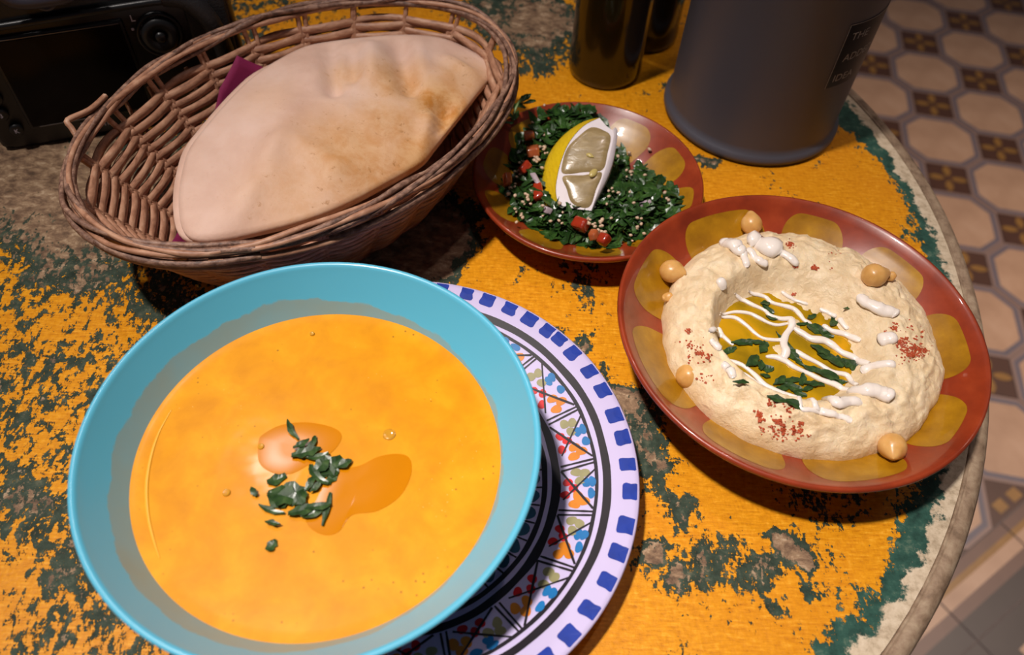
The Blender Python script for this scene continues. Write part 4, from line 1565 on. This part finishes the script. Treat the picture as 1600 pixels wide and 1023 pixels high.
def build_basket():
    t = empty('bread_basket', BK_C)
    tag(t, 'oval woven wicker basket holding pita bread', 'basket')

    def L(pts): return [Vector(p) - BK_C for p in pts]
    N = 20
    rnd = random.Random(5)
    # stakes in pairs
    for k in range(N):
        for e in (-1, 1):
            f = (k + .5) / N + e * .0022 + rnd.uniform(-.0012, .0012)
            lean = rnd.uniform(-.003, .003)
            pts = [bk(th_of(f + lean * s), s, 0.0) for s in [i / 9 for i in range(10)]]
            pts = [Vector((pts[0].x, pts[0].y, .0022)).lerp(Vector((BK_C.x, BK_C.y, .0022)), .12)] + pts
            tube('stake', L(pts), .00125, MAT['reed'], t, 6)
    # weavers
    rows = 19
    for q in range(rows):
        s0 = .03 + .80 * q / (rows - 1)
        ph = q % 2
        n = N * 8
        pts, ups = [], []
        j1 = rnd.uniform(0, 9)
        for i in range(n):
            f = i / n
            th = th_of(f)
            w = math.cos(math.pi * (f * N) + math.pi * ph)          # in and out between stakes
            s = s0 + .012 * noise.noise(Vector((math.cos(th) * 3 + j1, math.sin(th) * 3, q * .7)))
            p = bk(th, s, .0019 * w)
            pts.append(p)
            ups.append((bk(th, min(1, s + .05)) - bk(th, max(0, s - .05))).normalized())
        V, Fc = tube_data(L(pts), [.00215 * (1 + .20 * noise.noise(Vector((i * .21, q * 3.1, 0)))) for i in range(n)], 6, True, .55, ups)
        mesh('weaver', V, Fc, MAT['reed'], t)
    # rim of twisted strands
    for k in range(7):
        n = 220
        w = rnd.choice((1, 2, 3, 4)) * (1 if k < 5 else -1)
        ph = k * 6.283 / 7 + rnd.uniform(-.3, .3)
        amp = .0025 if k else .0006
        pts = []
        for i in range(n):
            f = i / n
            an = 2 * math.pi * w * f + ph + .8 * noise.noise(Vector((f * 9, k, 1)))
            am = amp * (1 + .4 * noise.noise(Vector((math.cos(6.283 * f) * 4, math.sin(6.283 * f) * 4, k * 2.2))))
            pts.append(bk(th_of(f), 1.0, am * math.cos(an), am * .8 * math.sin(an) + .0002))
        tube('rim_strand', L(pts), [.00118 + .0005 * noise.noise(Vector((i * .15, k, 4))) for i in range(n)], MAT['reed'] if k in (2, 5) else MAT['rimreed'], t, 6, True)
    # loose reeds laid along the outside under the rim
    for k in range(9):
        f0 = rnd.random() if k > 2 else (.52, .60, .68)[k]
        ln = rnd.uniform(.10, .20)
        m = 16
        pts = []
        s1, s2 = rnd.uniform(.88, .97), rnd.uniform(.80, .95)
        for i in range(m):
            u = i / (m - 1)
            pts.append(bk(th_of(f0 + ln * u), s1 + (s2 - s1) * u, .0040 + .0012 * math.sin(u * 3.1)))
        tube('loose_reed', L(pts), .0015, MAT['reed'] if k % 2 else MAT['rimreed'], t, 6)
    # bent reed ends at the left tip
    for pl in ([(165, 150, .056), (140, 172, .057), (106, 188, .058), (112, 200, .056), (126, 222, .052)],
               [(122, 220, .053), (116, 250, .050), (109, 292, .048), (113, 306, .046), (130, 318, .045)],
               [(130, 315, .050), (136, 345, .050), (150, 368, .048), (152, 357, .050)]):
        tube('loose_reed', L(spline([at(*p) for p in pl], 4)), .0013, MAT['reed'], t, 6)
    for px, py in ((232, 135), (213, 172), (290, 105), (196, 158)):
        p = at(px, py, .045)
        tube('loose_reed', L([p, p + Vector((.004, -.005, -.010))]), .0010, MAT['reed'], t, 5)
    # woven floor
    V, Fc = [], []
    rings = 9
    for q in range(rings + 1):
        f = q / rings
        for i in range(72):
            th = 2 * math.pi * i / 72
            p = bk(th, .0)
            c = BK_C.lerp(Vector((p.x, p.y, 0)), f * 1.02)
            V.append((c.x - BK_C.x, c.y - BK_C.y, .0022 + .0008 * math.sin(th * 18 + q * math.pi)))
    for q in range(rings):
        for i in range(72):
            j = (i + 1) % 72
            Fc.append((q * 72 + i, (q + 1) * 72 + i, (q + 1) * 72 + j, q * 72 + j))
    m = len(V)
    V += [(v[0], v[1], .0002) for v in V]
    Fc += [tuple(reversed([x + m for x in f])) for f in list(Fc)]
    mesh('basket_floor', V, Fc, MAT['reed'], t)
    return t


build_basket()


def wall_z(x, y):
    """height of the inside of the basket over a plan point"""
    dx, dy = x - BK_C.x, y - BK_C.y
    u = dx * math.cos(BK_A) + dy * math.sin(BK_A); v = -dx * math.sin(BK_A) + dy * math.cos(BK_A)
    lo, hi = 0.0, 1.0
    def inside_s(s):
        e = s ** .85
        a = .0715 + (.1042 - .0715) * e - .0045; b = .0455 + (.0698 - .0455) * e - .0045
        return (u / a) ** 2 + (v / b) ** 2 < 1
    if inside_s(0): return .0045
    if not inside_s(1): return .060
    for _ in range(24):
        m = (lo + hi) / 2
        if inside_s(m): hi = m
        else: lo = m
    return .0045 + (BK_H - .003) * hi


def build_napkin():
    def wall_at(px, py):
        lo, hi = .004, .056
        for _ in range(30):
            m = (lo + hi) / 2
            p = at(px, py, m)
            if wall_z(p.x, p.y) > m: lo = m
            else: hi = m
        return (px, py, lo)
    poly = [wall_at(371, 90), wall_at(408, 106), (560, 170, .010), (520, 320, .010), (262, 366, .022), (276, 320, .018), (300, 250, .022), wall_at(344, 140)]
    loop = []
    for k in range(len(poly)):
        a, b = at(*poly[k]), at(*poly[(k + 1) % len(poly)])
        loop += [a.lerp(b, q / 8) for q in range(8)]
    c = sum(loop, Vector()) / len(loop)
    V, Fc = [], []
    n, rows = len(loop), 14
    for q in range(rows + 1):
        for p in loop:
            w = c.lerp(p, .02 + .98 * q / rows)
            z = min(wall_z(w.x, w.y), .056) + .0010 + .0005 * fbm(w.x * 60, w.y * 60, 3)
            V.append((w.x - BK_C.x, w.y - BK_C.y, z))
    for q in range(rows):
        for i in range(n):
            j = (i + 1) % n
            Fc.append((q * n + i, (q + 1) * n + i, (q + 1) * n + j, q * n + j))
    o = mesh('paper_napkin', V, Fc, MAT['napkin'], None, True, None, BK_C)
    m = o.modifiers.new('paper', 'SOLIDIFY'); m.thickness = .0004
    tag(o, 'magenta paper napkin tucked under the bread in the basket', 'napkin')


build_napkin()

BREAD_PX = [(286, 262), (296, 232), (318, 202), (345, 170), (375, 138), (405, 112), (440, 90), (478, 72), (520, 64), (560, 59), (605, 55), (645, 54), (685, 58), (715, 68), (742, 82), (766, 96), (776, 106), (764, 122), (748, 140), (726, 168), (702, 198), (680, 226), (664, 246), (640, 262), (600, 284), (555, 308), (505, 330), (455, 346), (400, 360), (350, 370), (310, 372), (288, 360), (280, 330), (280, 296)]


CREASES = [(at(a, b, .05), at(c, d, .05), w, dp) for a, b, c, d, w, dp in (
    (517, 66, 523, 140, .0050, -.0030), (531, 72, 533, 110, .0040, .0010), (549, 80, 551, 120, .0050, -.0024), (577, 70, 582, 115, .0050, .0014),
    (622, 55, 640, 130, .0060, -.0034), (650, 60, 654, 100, .0050, .0014), (676, 168, 666, 225, .0040, .0038), (694, 150, 690, 205, .0050, -.0046),
    (330, 200, 390, 260, .0080, -.0014), (420, 230, 360, 330, .0060, .0012), (445, 215, 520, 250, .006, .0012), (700, 80, 765, 112, .0035, .0016))]


def build_bread(name, px_pts, zc, zfun, thick, bulge, label, seed, wr=1.0):
    pts = []
    for x, y in px_pts:
        p = at(x, y, zc)
        for _ in range(4): p = at(x, y, zfun(p.x, p.y))
        pts.append(p)
    loop = ring_spline(pts, 3)
    c = sum(loop, Vector()) / len(loop)
    n = len(loop)
    rows = 30
    V, Fc = [Vector(c)], []
    def height(p, k):
        u = Vector((p.x - c.x, p.y - c.y, 0))
        a = u.x * math.cos(BK_A) + u.y * math.sin(BK_A); b = -u.x * math.sin(BK_A) + u.y * math.cos(BK_A)
        h = bulge * (1 - k ** 2.6)
        # creases and ridges
        for (A, B, w, dp) in CREASES:
            d = B - A
            f = max(0.0, min(1.0, (p - A).xy.dot(d.xy) / d.xy.length_squared))
            dist = ((p - A) - d * f).xy.length
            h += 1.7 * wr * dp * math.exp(-(dist / w) ** 2) * (1 - k ** 10)
        h += wr * (.0016 * fbm(p.x * 24, p.y * 24, seed, 3) + .0005 * fbm(p.x * 80, p.y * 80, seed + 3, 3)) * (1 - k ** 8)
        return h
    V[0].z += height(c, 0)
    for q in range(1, rows + 1):
        k = q / rows
        for p in loop:
            w = c.lerp(p, k)
            V.append(Vector((w.x, w.y, w.z + height(w, k))))
    top_n = len(V)
    for q, (k, dz) in enumerate(((1.004, -.0012), (1.002, -.0026), (.985, -.0042), (.9, -thick * .6), (.5, -thick))):
        for p in loop:
            w = c.lerp(p, k)
            V.append(Vector((w.x, w.y, w.z + dz)))
    V.append(Vector((c.x, c.y, c.z - thick)))
    for i in range(n): Fc.append((0, 1 + i, 1 + (i + 1) % n))
    R = rows + 5
    for q in range(R - 1):
        for i in range(n):
            j = (i + 1) % n
            Fc.append((1 + q * n + i, 1 + (q + 1) * n + i, 1 + (q + 1) * n + j, 1 + q * n + j))
    b = 1 + (R - 1) * n
    for i in range(n): Fc.append((b + i, len(V) - 1, b + (i + 1) % n))
    # orientation: make the top face up
    nz = (V[1] - V[0]).cross(V[2] - V[0]).z
    if nz < 0: Fc = [tuple(reversed(f)) for f in Fc]
    o = mesh(name, V, Fc, MAT['pita'])
    return tag(o, label, 'bread', 'pita breads in the basket')


def bread_plane(x, y):
    # leans back: low at the near side of the basket, high at the far side
    v = -(x - BK_C.x) * math.sin(BK_A) + (y - BK_C.y) * math.cos(BK_A)
    return .0430 + .10 * v


build_bread('pita_bread', BREAD_PX, .043, bread_plane, .0075, .0085, 'large folded pita bread on top, toasted brown spots, in the wicker basket', 2.0)
LOW_PX = [(x + (-9 if x < 420 else (8 if x > 690 and y < 130 else 0)), y + (-5 if x > 690 and y < 130 else 2)) for x, y in BREAD_PX]
build_bread('pita_bread', LOW_PX, .034, lambda x, y: bread_plane(x, y) - .0085, .012, .003, 'second pita bread peeking out below the large folded one', 6.0, .3)


# ------------------------------------------------------------------ text
def text_mesh(body, size, bold=0.0):
    cu = bpy.data.curves.new('lettering', 'FONT')
    cu.body = body
    cu.size = size
    cu.offset = bold
    cu.resolution_u = 3
    ob = bpy.data.objects.new('lettering_tmp', cu)
    COL.objects.link(ob)
    dg = bpy.context.evaluated_depsgraph_get()
    dg.update()
    me = bpy.data.meshes.new_from_object(ob.evaluated_get(dg))
    COL.objects.unlink(ob)
    bpy.data.objects.remove(ob)
    return me


# ------------------------------------------------------------------ black camera
def build_camera_body():
    yaw, tilt = math.radians(20), 0.0
    u = Vector((math.cos(yaw), math.sin(yaw), 0))
    back = Vector((-u.y, u.x, 0))
    v = Vector((0, 0, 1)) * math.cos(tilt) + back * math.sin(tilt)
    w = u.cross(v)                       # out of the rear face, towards the viewer
    o0 = Vector((-0.2261, 0.3205, 0.0134))
    t = empty('photo_camera', o0)
    tag(t, 'black digital camera with its screen facing the table, beside the basket', 'camera')
    R = Matrix((u, v, w)).transposed()
    t.rotation_euler = R.to_euler()
    t.scale = (1.0, 1.1, 1.0)
    # local axes: x right, y up the body, z out of the rear face
    # body: rounded outline extruded
    out = [(-.020, -.006), (-.0165, -.0108), (-.008, -.0120), (.040, -.0120), (.088, -.0115), (.101, -.009), (.106, -.002), (.1075, .02), (.106, .048), (.1035, .060), (.096, .066), (.080, .067),
           (.064, .068), (.055, .080), (.050, .086), (.012, .086), (.006, .080), (-.002, .067), (-.014, .065), (-.020, .060), (-.0225, .03)]
    loop = ring_spline([(p[0], p[1], 0) for p in out], 4)
    c = Vector((.042, .030, 0))
    V, Fc = [], []
    lay = [(.955, -.0012), (.985, -.0022), (1.0, -.0055), (1.0, -.040), (.985, -.044), (.95, -.046)]
    for k, z in lay:
        for p in loop: q = c.lerp(p, k); V.append((q.x, q.y, z))
    n = len(loop)
    for q in range(len(lay) - 1):
        for i in range(n):
            j = (i + 1) % n
            Fc.append((q * n + i, (q + 1) * n + i, (q + 1) * n + j, q * n + j))
    Fc.append(tuple(range(n))); Fc.append(tuple(reversed([(len(lay) - 1) * n + i for i in range(n)])))
    mesh('camera_body', V, Fc, MAT['campl'], t)
    # screen
    scr = rbox('screen', (.0590, .0455, .0028), .0010, MAT['campl'], t, (.0275, .0212, -.0008))
    rbox('screen_glass', (.0560, .0425, .0010), .0003, MAT['lcd'], scr, (0, 0, .0014))
    rbox('screen_edge', (.0555, .0005, .0004), .0001, MAT['lcdedge'], scr, (0, .0216, .0017))
    rbox('screen_edge', (.0300, .0005, .0004), .0001, MAT['lcdedge'], scr, (-.010, -.0216, .0017))
    # ridge over the screen
    tube('body_ridge', spline([(-.018, .0475, -.001), (.02, .0490, .0008), (.06, .0500, .0012), (.078, .0495, .0008), (.090, .045, -.002)], 6), .0016, MAT['campl'], t, 8)
    # viewfinder eyepiece
    ey = [(.0145, .0585), (.0145, .080), (.0455, .080), (.0455, .0585)]
    pts = [(.030 + .0155 * math.copysign(abs(math.cos(a)) ** .6, math.cos(a)), .071 + .0110 * math.copysign(abs(math.sin(a)) ** .6, math.sin(a)), .006) for a in [2 * math.pi * i / 40 for i in range(40)]]
    tube('eyecup', pts, .0032, MAT['eyecup'], t, 10, True)
    rbox('viewfinder', (.026, .017, .010), .002, MAT['lcd'], t, (.030, .071, .0))
    lathe('diopter_ring', [(.0, .0), (.0050, .0), (.0055, .002), (.005, .004), (.0038, .0042), (.0034, .003), (0, .003)], MAT['eyecup'], t, 28, (.0300, .0600, .002))
    # joystick pad with its mark
    pad = lathe('selector_pad', [(.0, .0012), (.0030, .0012), (.0035, .0020), (.0062, .0026), (.0078, .0020), (.0088, .0), (.0086, -.002)], MAT['campl'], t, 40, (.0712, .0345, .0004), flip=True)
    lathe('selector_button', [(0, .0035), (.0016, .0035), (.0024, .0028), (.0026, .001)], MAT['campl'], pad, 20, (0, 0, 0), flip=True)
    lathe('focus_switch', [(.0088, .0002), (.0094, .0006), (.0104, .0004), (.0106, -.001)], MAT['campl'], t, 40, (.0712, .0345, .0004), flip=True)
    tm = text_mesh('L', .0042, .0001)
    tm.materials.append(MAT['print'])
    link('lettering', tm, t, (.0607, .0425, .0004))
    rbox('mark', (.0012, .0012, .0003), .0002, MAT['print'], t, (.0602, .0390, .0004))
    rbox('mark', (.0014, .0026, .0003), .0002, MAT['print'], t, (.0648, .0398, .0004), (0, 0, .5))
    rbox('mark', (.0007, .0026, .0003), .0002, MAT['print'], t, (.0630, .0372, .0004), (0, 0, -.5))
    # thumb rest and grip on the right
    g = [(.078, .052, .000), (.088, .050, .003), (.095, .040, .004), (.098, .025, .003), (.098, .010, .001)]
    tube('thumb_rest', spline(g, 6), .0048, MAT['camgrip'], t, 10)
    rbox('grip_panel', (.020, .052, .004), .0018, MAT['camgrip'], t, (.0945, .022, -.0022))
    rbox('rear_button', (.006, .004, .002), .0008, MAT['campl'], t, (.083, .056, .0002))
    # buttons down the left of the screen
    for (x, y, ch) in ((-.0110, .0250, ''), (-.0098, .0165, ''), (-.0108, .0085, '3'), (-.0082, -.0005, 'K')):
        bt = lathe('button', [(0, .0018), (.0024, .0018), (.0031, .0012), (.0033, -.001)], MAT['campl'], t, 24, (x, y, -.0006), flip=True)
        if ch:
            tm = text_mesh(ch, .0030, .00006); tm.materials.append(MAT['print'])
            link('lettering', tm, bt, (-.0009, -.0010, .00195))
    tm = text_mesh('Nikon', .0052, .00012); tm.materials.append(MAT['print'])
    link('lettering', tm, t, (.0200, -.0068, -.0008))
    # lens behind
    lathe('lens', [(0, -.092), (.026, -.092), (.031, -.088), (.031, -.066), (.033, -.064), (.033, -.046), (0, -.045)], MAT['campl'], t, 48, (.036, .030, 0))
    return t


build_camera_body()


# ------------------------------------------------------------------ bottles and canister
def build_bottle(c, r, h, label):
    t = empty('dark_bottle', (c[0], c[1], 0))
    tag(t, label, 'bottle', 'dark glass bottles at the far side')
    prof = [(0, .0015), (r * .80, .0012), (r * .88, 0), (r * .97, .0012), (r, .005), (r * .985, .012), (r * .985, h * .60), (r * .95, h * .66), (r * .75, h * .73), (r * .45, h * .78), (r * .40, h * .80), (r * .40, h * .90), (r * .45, h * .905), (r * .45, h * .925), (0, h * .925)]
    lathe('bottle_glass', prof, MAT['bottle'], t, 56)
    lathe('bottle_cap', [(r * .47, h * .90), (r * .48, h), (r * .40, h * 1.01), (0, h * 1.01)], MAT['cap'], t, 32)


build_bottle((.0663, .4044), .0213, .19, 'dark brown bottle standing nearer, beside the salad dish')
build_bottle((.0922, .4415), .0213, .19, 'dark brown bottle half hidden between its twin and the grey canister')


def build_canister():
    c = Vector((.1461, .3712, 0))
    t = empty('grey_canister', c)
    tag(t, 'large charcoal grey metal canister with a small black label', 'canister')
    r = .0459
    prof = [(0, .002), (r - .002, .002), (r - .001, .0), (r + .0012, .0004), (r + .0026, .0020), (r + .0027, .0042), (r + .0015, .0060), (r + .0002, .0075), (r, .010), (r, .150), (r + .0012, .1515), (r + .0012, .156), (r - .0006, .1575), (r - .002, .156), (r - .002, .130), (0, .130)]
    lathe('canister_body', prof, MAT['canister'], t, 128)

    def wrap(ang, z, off): return Vector(((r + off) * math.cos(ang), (r + off) * math.sin(ang), z))
    a0, a1, z0, z1 = math.radians(-69), math.radians(-18), .0465, .0808
    V, Fc = [], []
    n = 24
    for i in range(n + 1):
        a = a0 + (a1 - a0) * i / n
        V += [wrap(a, z0, .00015), wrap(a, z1, .00015)]
    for i in range(n): Fc.append((2 * i, 2 * i + 2, 2 * i + 3, 2 * i + 1))
    lb = mesh('label', V, Fc, MAT['label'], t)
    # thin border
    e = .00035
    def strip(pa, pz, qa, qz, nm='label_border'):
        V = []
        m = 24
        for i in range(m + 1):
            a = pa + (qa - pa) * i / m; z = pz + (qz - pz) * i / m
            if abs(pz - qz) < 1e-9: V += [wrap(a, z - e * .5, .00025), wrap(a, z + e * .5, .00025)]
            else: V += [wrap(a - e * .5 / r, z, .00025), wrap(a + e * .5 / r, z, .00025)]
        mesh(nm, V, [(2 * i, 2 * i + 2, 2 * i + 3, 2 * i + 1) for i in range(m)], MAT['labelink'], lb)
    strip(a0, z1, a1, z1); strip(a0, z0, a0, z1)
    for body, zz, aa in (('THE', .0722, -65), ('ADDED', .0608, -64.5), ('IDEA', .0497, -66)):
        me = text_mesh(body, .0056)
        me.materials.append(MAT['labelink'])
        for vtx in me.vertices:
            x, y = vtx.co.x * 1.12, vtx.co.y
            p = wrap(math.radians(aa) + x / r, zz + y, .00028)
            vtx.co = p
        me.update()
        link('lettering', me, lb)


build_canister()
